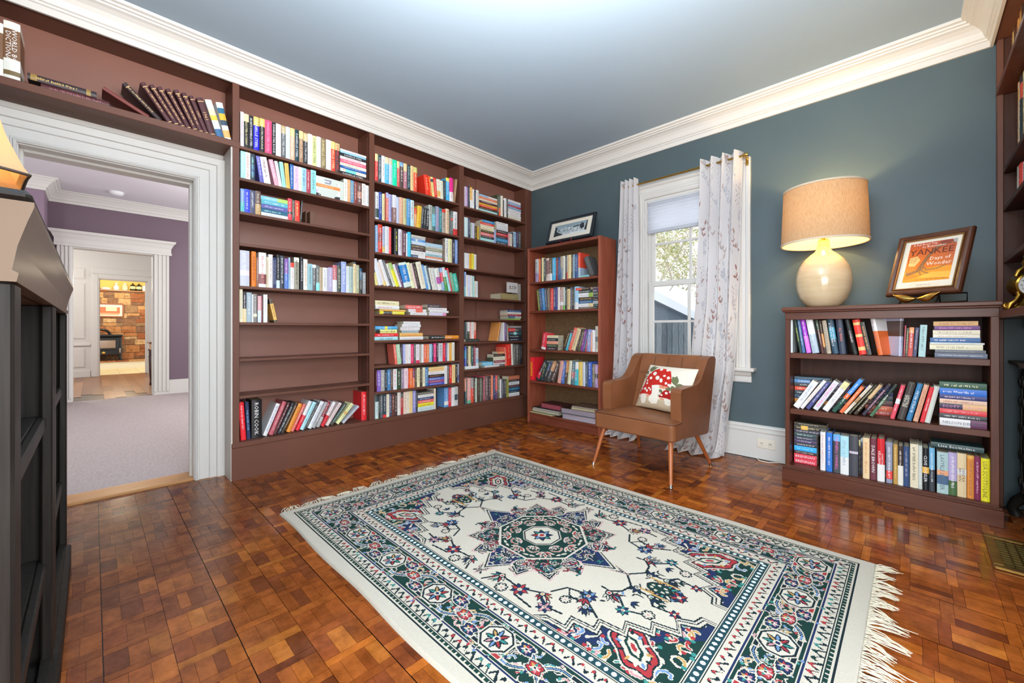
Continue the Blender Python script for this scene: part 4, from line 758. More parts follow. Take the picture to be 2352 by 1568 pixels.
# ================================================================ RUG
RX0, RX1, RY0_, RY1_ = -2.445, -.105, .706, 2.318
def make_rug():
    cu, cv = (RX0+RX1)/2, (RY0_+RY1_)/2; hu, hv = (RX1-RX0)/2, (RY1_-RY0_)/2
    CR, GR, NV, DK, RD, TL, PK, GD, BL = 'bfb6a6', '1b3631', '232f50', '1b282d', '9c3438', '3a7f78', 'b88488', 'b08a50', '6683a8'
    R = Ras(-hu, hu, -hv, hv, .0031, CR); X, Y = R.X, R.Y; rr = random.Random(11); img = R.img
    U0, V0 = hu-.052, hv-.052
    du = U0-np.abs(X); dv = V0-np.abs(Y); d = np.minimum(du, dv); S = np.where(du < dv, Y, X)
    def lay(m, c): img[m] = C(c)[:3]
    def band(a, b, c): lay((d >= a) & (d < b), c)
    band(0, .0065, DK); band(.0125, .0245, GR); lay((d >= .013) & (d < .023) & (np.sin(S*2*np.pi/.021) > .75), CR); band(.0275, .031, DK)
    # squiggle guard
    t = (d-.048)/.017; w = .62*np.sin(S*2*np.pi/.034); lay((np.abs(t-w) < .42) & (np.abs(t) < 1) & (np.sin(S*2*np.pi/.0211+2*t) > -.55), DK)
    ph = np.floor(S/.068).astype(int) % 4
    for i, c in enumerate((GR, TL, DK, RD)): lay((np.abs(t-w) < .32) & (np.abs(t) < .9) & (ph == i) & (np.sin(S*2*np.pi/.034) > .2), c)
    band(.068, .074, NV)
    # main border ground
    band(.078, .214, GR)
    # inner guards
    band(.218, .223, NV); t = (d-.245)/.016; lay((np.abs(t-.6*np.sin(S*2*np.pi/.038)) < .36) & (np.abs(t) < 1) & (np.sin(S*2*np.pi/.0237+1.5*t) > -.5), DK)
    lay((np.abs(t-.45) < .3) & (np.sin(S*2*np.pi/.038) > .72), RD)
    band(.266, .27, DK); band(.273, .302, GR if False else '223f46'); lay(((d-.2875)/.0075)**2+((np.mod(S, .026)-.013)/.0075)**2 < 1, 'cdd6cf'); band(.304, .3085, DK)
    fu, fv = U0-.31, V0-.31
    # motifs in the main border, laid along the four sides
    def along(side, s, h):
        if side == 0: return (s, -V0+.146+h)
        if side == 1: return (-s, V0-.146-h)
        if side == 2: return (U0-.146-h, s)
        return (-U0+.146+h, -s)
    for side in range(4):
        Lh = (U0 if side < 2 else V0)-.146; n = int(round(2*Lh/.315)); p = 2*Lh/n; nx = (1, -1, 1, -1)[side]
        P = lambda s, h: along(side, s, h)
        for k in range(n*54):
            s = -Lh+p*k/54.; h = rr.uniform(-.058, .058); a = rr.uniform(0, 6.3); c = rr.choice((CR, CR, CR, CR, PK, RD, TL, BL, GD)); L = rr.uniform(.018, .036)
            x, y = P(s+rr.uniform(-.01, .01), h); q = [(x+L*t*math.cos(a+1.8*t), y+L*t*math.sin(a+1.8*t)) for t in (0, .33, .66, 1)]
            R.line(q, .0082, CR if c != CR else DK); R.line(q, .0042, c); R.ell(q[-1][0], q[-1][1], .0055, .0055, rr.choice((RD, TL, CR, NV, BL)))
        for k in range(n+1):
            s0 = -Lh+p*k
            # vine with cream outline
            if k < n:
                for sgn in (1, -1):
                    q = [P(s0+p*t, sgn*.05*math.sin(2*math.pi*t)) for t in [i/18. for i in range(19)]]
                    R.line(q, .017, CR); R.line(q, .009, DK); R.line(q, .0035, BL)
                for f, hh, c1, c2 in ((.3, .034, NV, RD), (.7, -.034, NV, RD), (.5, 0, RD, TL)):
                    x, y = P(s0+p*f, hh)
                    for r_, c in ((.032, CR), (.027, DK), (.0235, c1)):
                        q = [P(s0+p*f+r_*1.15*math.cos(a)*(1-.25*math.cos(4*a)), hh+r_*.8*math.sin(a)) for a in [i*math.pi/12 for i in range(24)]]; R.poly(q, c)
                    for j in range(7):
                        a = j*2*math.pi/7; R.leaf(x, y, a, .021, .008, (CR, PK, c2, GD, CR, TL, PK)[j])
                    R.ell(x, y, .008, .008, CR); R.ell(x, y, .004, .004, DK)
                for f in (.14, .86):
                    for hh in (.05, -.05):
                        x, y = P(s0+p*f, hh); R.poly([P(s0+p*f+a, hh+b) for a, b in ((-.022, -.01), (.022, -.01), (.022, .01), (-.022, .01))], CR); R.poly([P(s0+p*f+a, hh+b) for a, b in ((-.017, -.006), (.017, -.006), (.017, .006), (-.017, .006))], rr.choice((GR, RD, DK)))
            # octagon rosette
            x, y = P(s0, 0)
            for r_, c in ((.062, CR), (.057, DK), (.05, 'c4bbac')):
                R.poly([(x+r_*(1.12 if side < 2 else 1)*math.cos(a), y+r_*(1 if side < 2 else 1.12)*math.sin(a)) for a in [math.pi/8+i*math.pi/4 for i in range(8)]], c)
            for j in range(8):
                a = j*math.pi/4+.2; R.leaf(x+.008*math.cos(a), y+.008*math.sin(a), a, .038, .019, DK); R.leaf(x+.01*math.cos(a), y+.01*math.sin(a), a, .03, .0085, (TL, RD, BL, GD, TL, PK, BL, RD)[j])
            R.ell(x, y, .013, .013, CR); R.ell(x, y, .007, .007, NV)
    # field: corners first, then the stepped cream ground
    m = (np.abs(X) < fu) & (np.abs(Y) < fv); lay(m, GR)
    Q = [(fu, .045), (.755, .045), (.745, .085), (.69, .11), (.72, .165), (.64, .185), (.655, .225), (.575, .245), (.59, .29), (.505, .3), (.515, .345), (.43, .355), (.44, .405), (.365, .41), (.33, fv)]
    def ring4(k, du_=0., dv_=0.):
        q = [(x*k+du_ if x < fu-.001 else x, y*k+dv_ if y < fv-.001 else y) for x, y in Q]
        return q+[(-x, y) for x, y in q[::-1]]+[(-x, -y) for x, y in q]+[(x, -y) for x, y in q[::-1]]
    # spandrel filling
    K4 = [(sx, sy) for sx in (1, -1) for sy in (1, -1)]
    for sx, sy in K4: R.poly([(sx*x, sy*y) for x, y in [(fu, .06), (.72, .1), (.6, .2), (.5, .3), (.38, fv), (.52, fv), (.63, .36), (.71, .25), (fu, .15)]], NV)
    for k in range(120):
        x = rr.uniform(.36, fu-.01); y = rr.uniform(.04, fv-.01); a = rr.uniform(0, 6.3); L = rr.uniform(.025, .055); c = rr.choice((CR, CR, CR, RD, PK, TL, GD, BL)); kv = rr.choice((-2.6, 2.6, 1.2)); e_ = rr.choice((RD, CR, TL))
        if x/fu+y/fv < 1.12: continue
        for sx, sy in K4:
            q = [(sx*(x+L*t*math.cos(a+kv*t)), sy*(y+L*t*math.sin(a+kv*t))) for t in (0, .25, .5, .75, 1)]
            q = [(max(-fu+.006, min(fu-.006, u)), max(-fv+.006, min(fv-.006, v))) for u, v in q]
            R.line(q, .0135, CR if c != CR else DK); R.line(q, .0075, c); R.ell(q[-1][0], q[-1][1], .008, .007, e_)
    for sx, sy in K4:
        cx, cy, an = sx*.655, sy*.335, math.atan2(sy*.5, sx*.6)
        for rx, ry, c in ((.115, .066, CR), (.109, .06, DK), (.102, .054, RD), (.082, .042, DK), (.077, .037, CR), (.05, .022, GR), (.038, .013, CR), (.018, .007, RD)):
            R.poly([(cx+rx*math.cos(t)*(1+.1*math.cos(6*t))*math.cos(an)-ry*math.sin(t)*(1+.1*math.cos(6*t))*math.sin(an), cy+rx*math.cos(t)*(1+.1*math.cos(6*t))*math.sin(an)+ry*math.sin(t)*(1+.1*math.cos(6*t))*math.cos(an)) for t in [q*math.pi/20 for q in range(40)]], c)
        for j in range(12):
            a = j*.5236; R.leaf(cx+.06*math.cos(a)*math.cos(an)-.03*math.sin(a)*math.sin(an), cy+.06*math.cos(a)*math.sin(an)+.03*math.sin(a)*math.cos(an), a+an, .024, .011, (BL, DK, GD, CR)[j % 4])
    sv = img.copy(); lay(m, 'fff')
    for dk, c in ((.032, DK), (.026, CR), (.016, DK), (.012, CR), (.006, DK), (0, CR)):
        mm = img.copy(); img[:] = sv; R.poly(ring4(1., dk, dk*.8), c); sv = img.copy()
    img[:] = sv; lay((d >= .304) & (d < .3085), DK)
    # flowers and stems on the cream field (four-fold)
    def rosette(x, y, r, n, c1, c2, c3, ang=0.):
        for j in range(n): a = ang+j*2*math.pi/n; R.leaf(x, y, a, r*1.14, r*.62, DK)
        for j in range(n): a = ang+j*2*math.pi/n; R.leaf(x+r*.1*math.cos(a), y+r*.1*math.sin(a), a, r*.9, r*.36, (c1, c2)[j % 2])
        R.ell(x, y, r*.34, r*.34, DK); R.ell(x, y, r*.27, r*.27, CR); R.ell(x, y, r*.12, r*.12, c3)
    def palmette(x, y, a, s, c1, c2):
        for b, L in ((-1.25, .8), (-.75, 1.), (-.3, 1.15), (.3, 1.15), (.75, 1.), (1.25, .8), (0, 1.3)): R.leaf(x, y, a+b, s*L, s*.34, DK); R.leaf(x+s*.12*math.cos(a+b), y+s*.12*math.sin(a+b), a+b, s*L*.75, s*.16, rr.choice((c1, c2, CR, NV)))
        R.ell(x, y, s*.3, s*.3, DK); R.ell(x, y, s*.2, s*.2, CR); R.ell(x, y, s*.1, s*.1, c1)
    def dots8(x, y, r):
        for j in range(8): R.ell(x+r*math.cos(j*.785), y+r*math.sin(j*.785), r*.48, r*.48, DK)
        R.ell(x, y, r*.8, r*.8, CR)
        for j in range(8): R.ell(x+r*math.cos(j*.785), y+r*math.sin(j*.785), r*.2, r*.2, CR)
        R.ell(x, y, r*.25, r*.25, PK)
    for sx in (1, -1):
        for sy in (1, -1):
            T = lambda q: [(sx*x, sy*y) for x, y in q]
            for q in ([(.45, .0), (.5, .06), (.58, .07), (.64, .03)], [(.42, .14), (.5, .15), (.55, .2), (.62, .17)], [(.36, .28), (.44, .26), (.5, .3)], [(.05, .43), (.09, .36), (.2, .37), (.28, .33)], [(.2, .37), (.21, .41), (.3, .42)], [(.28, .33), (.34, .38), (.4, .37)], [(.3, .3), (.33, .24), (.4, .22)], [(.5, .06), (.49, .11), (.45, .15)], [(.58, .07), (.61, .11), (.68, .1)], [(.02, .38), (-.02, .41)]): R.line(T(q), .0085, DK)
            for x, y, r, n, c1, c2, c3 in ((.205, .375, .036, 8, NV, RD, GD), (.335, .385, .03, 8, NV, PK, RD), (.415, .225, .034, 9, NV, BL, RD), (.545, .205, .026, 8, TL, NV, RD), (.685, .1, .022, 6, NV, RD, GD)): rosette(sx*x, sy*y, r, n, c1, c2, c3, rr.random())
            for x, y, a, s, c1, c2 in ((.095, .36, 1.9, .05, RD, TL), (.46, .155, .4, .052, RD, BL), (.585, .068, -.3, .05, TL, RD), (.285, .335, .6, .046, GD, RD), (.44, .285, .9, .04, BL, PK)): palmette(sx*x, sy*y, math.atan2(sy*math.sin(a), sx*math.cos(a)), s, c1, c2)
            dots8(sx*.145, sy*.415, .019); dots8(sx*.62, sy*.165, .017); dots8(sx*.365, sy*.3, .016)
            for k in range(22):
                x, y = rr.uniform(.05, .68), rr.uniform(.02, .42)
                if x/.78+y/.5 > 1.05 or (x/.5)**2+(y/.46)**2 < 1: continue
                a = rr.uniform(0, 6.3); R.leaf(sx*x, sy*y, a, rr.uniform(.015, .03), .011, rr.choice((DK, NV, RD, PK, BL, GD)))
    for k in range(150):
        x, y = rr.uniform(.0, .72), rr.uniform(.0, .43); a = rr.uniform(0, 6.3); L = rr.uniform(.02, .042); c = rr.choice((DK, DK, NV, RD, GR, BL, GD)); kd = rr.random()
        if x/.8+y/.53 > 1. or (x/.47)**2+(y/.44)**2 < 1: continue
        for sx, sy in K4:
            A = lambda b: math.atan2(sy*math.sin(b), sx*math.cos(b))
            if kd < .45:
                for b in (-.7, 0, .7): R.leaf(sx*x, sy*y, A(a+b), L*1.05, L*.4, DK); R.leaf(sx*x, sy*y, A(a+b), L*.8, L*.2, c)
            elif kd < .75: R.line([(sx*(x+L*1.6*t*math.cos(a+1.4*t)), sy*(y+L*1.6*t*math.sin(a+1.4*t))) for t in (0, .3, .6, 1)], .006, DK)
            else:
                R.ell(sx*x, sy*y, L*.42, L*.36, DK); R.ell(sx*x, sy*y, L*.28, L*.24, CR); R.ell(sx*x, sy*y, L*.13, L*.12, c)
    for sx in (1, -1):
        palmette(sx*.6, 0, 0 if sx > 0 else math.pi, .07, TL, GD); R.ell(sx*.585, 0, .05, .034, DK); R.ell(sx*.585, 0, .043, .028, GR)
        for j in range(7): R.ell(sx*.585+.03*math.cos(j*.9), .018*math.sin(j*.9), .007, .006, CR)
        R.line([(sx*.53, .045), (sx*.64, .05)], .008, GD); R.line([(sx*.53, -.045), (sx*.64, -.05)], .008, GD)
        rosette(sx*.66, 0, .03, 8, NV, RD, GD)
    # central medallion, sixteen points
    tips = [(0, .455), (22.5, .335), (45, .352), (67.5, .345), (90, .42), (112.5, .345), (135, .352), (157.5, .335)]; tips += [(a+180, r) for a, r in tips]
    def star(k, off=0.):
        q = []
        for i in range(16):
            a, r = tips[i]; a2 = tips[(i+1) % 16][0]; a2 = a2 if a2 > a else a2+360
            q.append(((r*k-off)*math.cos(math.radians(a)), (r*k-off)*math.sin(math.radians(a)))); v = math.radians((a+a2)/2); rv = .282*k-off*.8; q.append((rv*math.cos(v), rv*math.sin(v)))
        return q
    for o_, c in ((-.012, PK), (-.006, CR), (0, DK), (.012, CR), (.018, DK), (.027, NV)): R.poly(star(1., o_), c)
    for i in range(8):
        a = math.radians(45*i); ca, sa = math.cos(a), math.sin(a); r0 = tips[2*i][1]
        def W(p): return [(x*ca-y*sa, x*sa+y*ca) for x, y in p]
        k = .86 if i % 2 == 0 else .8
        for s_, c in ((1., CR), (.92, DK), (.86, CR), (.8, GR if i % 2 else NV)): R.poly(W([(.2, -.082*s_), (.255, -.095*s_), (.2+(r0-.2)*k*s_, 0), (.255, .095*s_), (.2, .082*s_)]), c)
        x, y = W([(.252, 0)])[0]; palmette(x, y, a, .05, RD if i % 2 else TL, BL); R.ell(x, y, .012, .012, RD)
        for s_ in (1, -1): x, y = W([(.262, s_*.062)])[0]; R.leaf(x, y, a+s_*.5, .034, .014, CR); R.ell(x, y, .009, .009, PK)
        a2 = a+math.pi/8; x, y = .262*math.cos(a2), .262*math.sin(a2)
        for r_, c in ((.045, CR), (.039, DK), (.032, CR), (.024, NV), (.014, CR), (.007, RD)): R.ell(x, y, r_, r_*.72, c, a2+1.57)
    for k in range(150):
        r0 = rr.uniform(.2, .37); a0 = rr.uniform(0, math.pi/2); x, y = r0*math.cos(a0), r0*math.sin(a0); a = rr.uniform(0, 6.3); L = rr.uniform(.015, .034); c = rr.choice((CR, CR, CR, DK, DK, PK, TL, RD, GR)); kv = rr.choice((-2.4, 2.4))
        t16 = (math.degrees(a0) % 22.5)/22.5
        if r0 > .27+.06*abs(t16-.5)*2: continue
        for sx, sy in K4:
            q = [(sx*(x+L*t*math.cos(a+kv*t)), sy*(y+L*t*math.sin(a+kv*t))) for t in (0, .25, .5, .75, 1)]; R.line(q, .009, DK if c != DK else CR); R.line(q, .0045, c)
    P8 = lambda r_, o_=0.: [(r_*math.cos(math.pi/8+i*math.pi/4+o_), r_*math.sin(math.pi/8+i*math.pi/4+o_)) for i in range(8)]
    for r_, c in ((.222, CR), (.212, DK), (.206, GR)): R.poly(P8(r_), c)
    for i in range(8):
        a = i*math.pi/4
        for rr_, sz, c in ((.165, .026, RD), (.12, .018, PK)):
            aa = a+(math.pi/8 if rr_ == .12 else 0); x, y = rr_*math.cos(aa), rr_*math.sin(aa)
            
            for b_ in (-1.1, -.55, 0, .55, 1.1): R.leaf(x-.6*sz*math.cos(aa), y-.6*sz*math.sin(aa), aa+b_, sz*1.9, sz*.75, CR); R.leaf(x-.5*sz*math.cos(aa), y-.5*sz*math.sin(aa), aa+b_, sz*1.5, sz*.4, c if abs(b_) != .55 else DK)
            R.ell(x, y, sz*.35, sz*.3, DK, aa); R.ell(x, y, sz*.2, sz*.16, CR, aa)
        q = [((.14+.02*math.sin(t*3))*math.cos(a+t*.39+.2), (.14+.02*math.sin(t*3))*math.sin(a+t*.39+.2)) for t in (0, .25, .5, .75, 1)]; R.line(q, .009, CR); R.line(q, .004, RD)
        x, y = .185*math.cos(a+.39), .185*math.sin(a+.39); R.leaf(x, y, a+1.9, .03, .012, CR); R.leaf(x, y, a-1.2, .03, .012, CR)
    for r_, c in ((.098, CR), (.093, DK), (.086, CR)): R.poly(P8(r_), c)
    for j in range(8): a = j*.785; R.leaf(0, 0, a, .056, .03, DK); R.leaf(0, 0, a, .046, .018, (TL, NV, BL, NV, TL, RD, BL, NV)[j])
    R.ell(0, 0, .02, .02, CR); R.ell(0, 0, .012, .012, RD)
    # knots never follow a drawn edge exactly
    j1 = np.random.RandomState(2); img *= (1+.10*(j1.rand(R.H, R.W, 1).astype(np.float32)-.5))
    M['pile'] = attr_mat('wool_pile', .95, .1, bump=.35, bscale=420.)
    def fn(X_, Y_):
        e = np.minimum(hu-np.abs(X_), hv-np.abs(Y_)); z = .0105*np.clip(e/.009, 0, 1)**.5+.001
        wv = .004*np.sin(X_*9+Y_*3)*np.clip(1-(hv-np.abs(Y_))/.05, 0, 1)
        return np.stack([cu+X_, cv+Y_+wv, z+.0006*np.sin(X_*13)*np.sin(Y_*11)], -1)
    o = raster_mesh('area_rug', R, fn, 'pile', None, (cu, cv, 0), True)
    tag(o, 'cream and dark green patterned area rug with central star medallion', 'rug')
    # fringes on the short ends
    fm = mat('fringe_yarn', 'd8cdb4', .9)
    for xe, sg in ((RX0, -1), (RX1, 1)):
        b = MB(); R2 = random.Random(4 if sg > 0 else 9); n = 330 if sg > 0 else 240
        for i in range(n):
            y = RY0_+.01+(RY1_-RY0_-.02)*i/(n-1.); g_ = i//15; R4 = random.Random(g_*7+(3 if sg > 0 else 1)); cl = (g_*15+7-i)*(RY1_-RY0_)/n*R4.uniform(.45, .85)+R4.uniform(-.03, .03); L = R2.uniform(.05, .07)*R4.uniform(.75, 1.35)*(1.2 if sg > 0 else .8)
            if sg > 0 and R2.random() < .05: L *= 1.45
            pts = []; dy = R2.uniform(-.012, .012)+cl; wv_ = R2.uniform(-.012, .012)
            for t in (0, .2, .45, .7, 1.): pts.append((xe-sg*.004+sg*L*t, y+dy*t**1.2+wv_*math.sin(3.1*t)+R2.uniform(-.002, .002), .006+.012*math.sin(t*3.)*R2.random()*(1-t)+.002+ (.004*R2.random() if t < .9 else 0)))
            b.tube(pts, [.0017, .0019, .0018, .0016, .0009], 4, caps=False)
        fr = b.build('fringe', fm, o, world=True); fr['kind'] = 'stuff'
make_rug()
# ================================================================ FURNITURE AND SMALL THINGS
def soften(o, w=.012, seg=3, sub=0):
    m = o.modifiers.new('soft_edges', 'BEVEL'); m.width = w; m.segments = seg; m.limit_method = 'ANGLE'; m.angle_limit = math.radians(35)
    if hasattr(m, 'harden_normals'): m.harden_normals = False
    for p in o.data.polygons: p.use_smooth = True
    wn = o.modifiers.new('even_normals', 'WEIGHTED_NORMAL'); wn.keep_sharp = False
    return o
ch = thing('armchair', 'tan leather armchair with splayed wooden legs in front of the window', 'armchair', (-1.37, 2.889, 0), math.radians(-3.4))
W = .305
# side panels: low arm sweeping up into the wing of the back
SIDE = [(-.175, .283), (-.19, .45), (-.193, .585), (-.186, .6), (-.17, .608), (.03, .618), (.075, .628), (.115, .652), (.15, .69), (.185, .735), (.215, .775), (.25, .797), (.30, .806), (.345, .8), (.365, .782), (.36, .75), (.235, .26), (.2, .255)]
for s in (1, -1):
    b = MB(); x0, x1 = (W-.072, W) if s > 0 else (-W, -W+.072); b.extr(SIDE, lambda p, q, t: (t, p, q), x0, x1)
    soften(b.build('arm', 'leather', ch), .016, 3)
b = MB(); b.extr([(.09, .36), (.255, .795), (.272, .806), (.31, .808), (.345, .796), (.35, .77), (.215, .26), (.12, .262)], lambda p, q, t: (t, p, q), -W+.074, W-.074)
o = soften(b.build('backrest', 'leather', ch), .018, 3)
b = MB()
for x in (-.11, 0, .11): b.tube([(x, .094+.372*(z-.37), z) for z in (.385, .5, .62, .72, .79)], .0022, 5)
for z in (.52, .66): b.tube([(-W+.08, .0945+.372*(z-.37), z), (0, .0942+.372*(z-.37), z), (W-.08, .0945+.372*(z-.37), z)], .0018, 5)
b.build('tufting_seam', mat('leather_seam', '5e3a26', .6), o)
# seat: full width in front, running back between the arms
def seat_out(y0, z):
    return [(-.31, -.18, z), (-.31, y0+.02, z), (-.29, y0, z), (.29, y0, z), (.31, y0+.02, z), (.31, -.18, z), (W-.074, -.18, z), (W-.074, .16, z), (-W+.074, .16, z), (-W+.074, -.18, z)]
b = MB(); A = seat_out(-.30, .278); B_ = seat_out(-.305, .392); n = len(A); b.add(A+B_, [(i, (i+1) % n, n+(i+1) % n, n+i) for i in range(n)]+[tuple(range(n))[::-1], tuple(range(n, 2*n))]); soften(b.build('seat_base', 'leather', ch), .014, 3)
b = MB()
def cush(u, v):
    x = -.305+.61*u; y = -.30+.46*v
    if y > -.185: x = max(-W+.076, min(W-.076, x))
    e = min(u, 1-u)*4; e2 = min(v, 1-v)*4; return (x, y, .392+.02*min(1, e)**.5*min(1, e2)**.5)
b.grid(40, 30, cush); b.build('seat_cushion', 'leather', ch)
b = MB(); q = [(-.308, -.175, .394), (-.308, -.29, .394), (-.29, -.304, .394), (.29, -.304, .394), (.308, -.29, .394), (.308, -.175, .394)]; b.tube(q, .0035, 6); b.build('seat_piping', mat('leather_piping', '6e4430', .5), ch)
for fx, fy, tx, ty in ((-.302, -.316, -.255, -.235), (.304, -.328, .258, -.24), (.29, .322, .225, .165), (-.296, .322, -.235, .165)):
    b = MB(); d = Vector((fx, fy, 0))-Vector((tx, ty, .285)); P = lambda t: tuple(Vector((tx, ty, .285))+d*t)
    b.tube([P(0), P(.93)], [.0175, .0105], 14); l = b.build('leg', 'legwood', ch)
    b = MB(); b.tube([P(.925), P(.965), P(.985), P(1.)], [.0105, .0105, .014, .013], 12); b.build('metal_tip', 'chrome', l)
# cushion with toadstools
def make_cushion():
    w, h = .434, .346; R = Ras(-w/2, w/2, -h/2, h/2, .0026, 'e2dac9'); X, Y = R.X, R.Y
    R.img[Y < -.105] = C('c9b89c')[:3]; R.img[(Y < -.105) & (np.sin(Y*900+np.sin(X*40)*2) > .4)] = C('b8a488')[:3]
    def pt(px, py):  # photo measurements in the crop turned into cloth coordinates
        B0, BR, TL, TR = (20, 1220), (1230, 1465), (340, 170), (1630, 290)
        u = .5; v = .5
        for _ in range(12):
            fx = lambda a, b: tuple((B0[k]*(1-a)+BR[k]*a)*(1-b)+(TL[k]*(1-a)+TR[k]*a)*b for k in (0, 1))
            p = fx(u, v); e = (px-p[0], py-p[1]); du = fx(u+.01, v); dv = fx(u, v+.01); a, b, c, d = (du[0]-p[0])*100, (dv[0]-p[0])*100, (du[1]-p[1])*100, (dv[1]-p[1])*100; D_ = a*d-b*c
            u += (d*e[0]-b*e[1])/D_; v += (-c*e[0]+a*e[1])/D_
        return (-w/2+w*u, -h/2+h*v)
    G = '6d7150'
    for a, b_ in (((330, 360), (400, 470)), ((420, 370), (560, 240)), ((440, 400), (640, 290)), ((290, 560), (390, 520)), ((330, 640), (380, 590)), ((1110, 570), (1190, 780)), ((1170, 800), (1340, 780)), ((1060, 830), (1160, 860)), ((780, 900), (860, 980)), ((930, 890), (1090, 890)), ((740, 1060), (800, 1040))):
        p, q = pt(*a), pt(*b_); L = math.hypot(q[0]-p[0], q[1]-p[1]); R.leaf(p[0], p[1], math.atan2(q[1]-p[1], q[0]-p[0]), L*1.15, L*.55, G)
    R.leaf(*pt(1180, 790), math.radians(105), .075, .04, G)
    def pl(q, c): R.poly([pt(*p) for p in q], c)
    pl([(580, 780), (780, 800), (770, 900), (740, 1000), (730, 1150), (680, 1230), (540, 1230), (470, 1150), (500, 1060), (590, 950), (600, 880)], 'ece5d6')
    pl([(250, 980), (410, 990), (400, 1130), (330, 1210), (250, 1190), (230, 1080)], 'e8e0d0'); pl([(900, 1130), (1040, 1150), (1040, 1260), (960, 1290), (890, 1250)], 'e8e0d0')
    pl([(770, 800), (900, 815), (1010, 855), (900, 890), (800, 870)], 'd98f70'); pl([(180, 960), (260, 970), (250, 1000), (200, 1000)], 'd98f70'); pl([(420, 1020), (560, 1030), (470, 1075), (420, 1060)], 'd98f70'); pl([(770, 1090), (900, 1130), (880, 1160), (800, 1140)], 'd98f70')
    pl([(310, 780), (400, 560), (480, 460), (590, 380), (720, 335), (860, 335), (980, 370), (1050, 430), (1080, 560), (1085, 700), (1070, 790), (1010, 850), (900, 810), (720, 780), (570, 790), (590, 900), (580, 1000), (540, 1030), (400, 990), (170, 955), (200, 880), (260, 800)], 'c02d24')
    pl([(760, 1080), (800, 1020), (900, 930), (960, 915), (1080, 950), (1240, 1080), (1230, 1180), (1100, 1150), (900, 1110)], 'a8231f')
    for x, y, a, b_ in ((630, 480, 58, 56), (720, 600, 60, 60), (820, 670, 45, 60), (785, 365, 45, 38), (965, 385, 50, 40), (530, 595, 44, 40), (900, 550, 40, 30), (1008, 605, 45, 42), (425, 650, 26, 34), (425, 725, 32, 28), (950, 745, 36, 34), (1030, 790, 48, 36), (380, 860, 40, 38), (440, 915, 30, 36), (500, 855, 28, 26), (545, 895, 22, 36), (280, 850, 24, 28), (215, 885, 18, 22), (960, 990, 38, 34), (1050, 965, 26, 24), (835, 1035, 30, 24), (510, 450, 14, 30), (285, 775, 20, 20)):
        pl([(x+a*math.cos(t+.3), y+b_*math.sin(t+.3)) for t in [i*math.pi/3 for i in range(6)]], 'ebe4d8')
    rs = np.random.RandomState(1); R.img *= 1+.1*(rs.rand(R.H, R.W, 1).astype(np.float32)-.5)
    M['hooked'] = attr_mat('hooked_wool', .95, .1, bump=.4, bscale=350.)
    def shp(sg):
        def fn(X_, Y_):
            u, v = X_/(w/2), Y_/(h/2); t = .062*np.clip((1-np.abs(u)**3), 0, 1)**.6*np.clip((1-np.abs(v)**3), 0, 1)**.6
            px = 1-.035*(1-np.abs(u)**2)*np.abs(v)**4*0-.03*(1-v*v)*np.abs(u)**3; py = 1-.03*(1-u*u)*np.abs(v)**3
            return np.stack([X_*px+w/2, -sg*t, Y_*py+h/2], -1)
        return fn
    o = raster_mesh('throw_pillow', R, shp(1), 'hooked', None, (-1.52, 2.915, .418))
    o.rotation_euler = (-.478, 0, -.302); tag(o, 'cream throw pillow with red spotted toadstools, propped on tan leather armchair', 'pillow')
    b = MB(); f2 = shp(-1); b.grid(30, 24, lambda u, v: tuple(f2(np.float64(-w/2+w*u), np.float64(-h/2+h*v)))); b.build('pillow_back', mat('pillow_back_cloth', 'ddd4c2', .9), o)
make_cushion()
# ---------------------------------------------------------------- table lamp
tl = thing('table_lamp', 'large table lamp with round cream base and straw drum shade on low bookcase', 'table lamp', (-.42, 3.385, 1.147))
b = MB(); b.lathe([(0, 0), (.07, 0), (.08, .004), (.1, .02), (.128, .06), (.146, .115), (.152, .17), (.148, .22), (.134, .27), (.108, .315), (.075, .348), (.05, .368), (.038, .385), (.033, .41), (.033, .435), (.03, .438), (0, .438)], 48); b.build('base', 'ceram', tl)
b = MB(); b.lathe([(.03, .436), (.03, .446), (.016, .45), (.014, .47), (.02, .472), (.02, .52), (0, .522)], 20); b.build('socket', 'brass', tl)
b = MB(); b.tube([(.02, 0, .45), (.05, 0, .5), (.06, 0, .6), (.04, 0, .71), (0, 0, .755), (-.04, 0, .71), (-.06, 0, .6), (-.05, 0, .5), (-.02, 0, .45)], .002, 6)
for a in range(3): t = a*2.094; b.tube([(0, 0, .755), (.215*math.cos(t), .215*math.sin(t), .77)], .002, 6)
b.build('harp', 'brass', tl)
k = NT('straw_shade'); bs = k.p(.85, 0, .2); nz = k.noise(60., 5., (14, 14, .35), .65); nz2 = k.noise(9., 2., (5, 5, .2)); r = k.ramp(nz.outputs['Fac'], [(.28, '7d5838'), (.42, 'bd9a70'), (.62, 'ccb290'), (.8, 'a07a58')])
tr = k.n('ShaderNodeBsdfTranslucent'); ms = k.n('ShaderNodeMixShader'); ms.inputs[0].default_value = .16; k.l(r.outputs[0], bs.inputs['Base Color']); k.l(r.outputs[0], tr.inputs[0]); k.l(bs.outputs[0], ms.inputs[1]); k.l(tr.outputs[0], ms.inputs[2]); k.l(ms.outputs[0], k.out.inputs[0])
k.bump(bs, nz.outputs['Fac'], .3)
k2 = NT('shade_lining'); bs = k2.p(.9); bs.inputs['Base Color'].default_value = C('efe6d2'); tr = k2.n('ShaderNodeBsdfTranslucent'); tr.inputs[0].default_value = C('efe0c2'); ms = k2.n('ShaderNodeMixShader'); ms.inputs[0].default_value = .35; k2.l(bs.outputs[0], ms.inputs[1]); k2.l(tr.outputs[0], ms.inputs[2]); k2.l(ms.outputs[0], k2.out.inputs[0])
SHB, SHT, RB_, RT_ = .425, .782, .236, .222
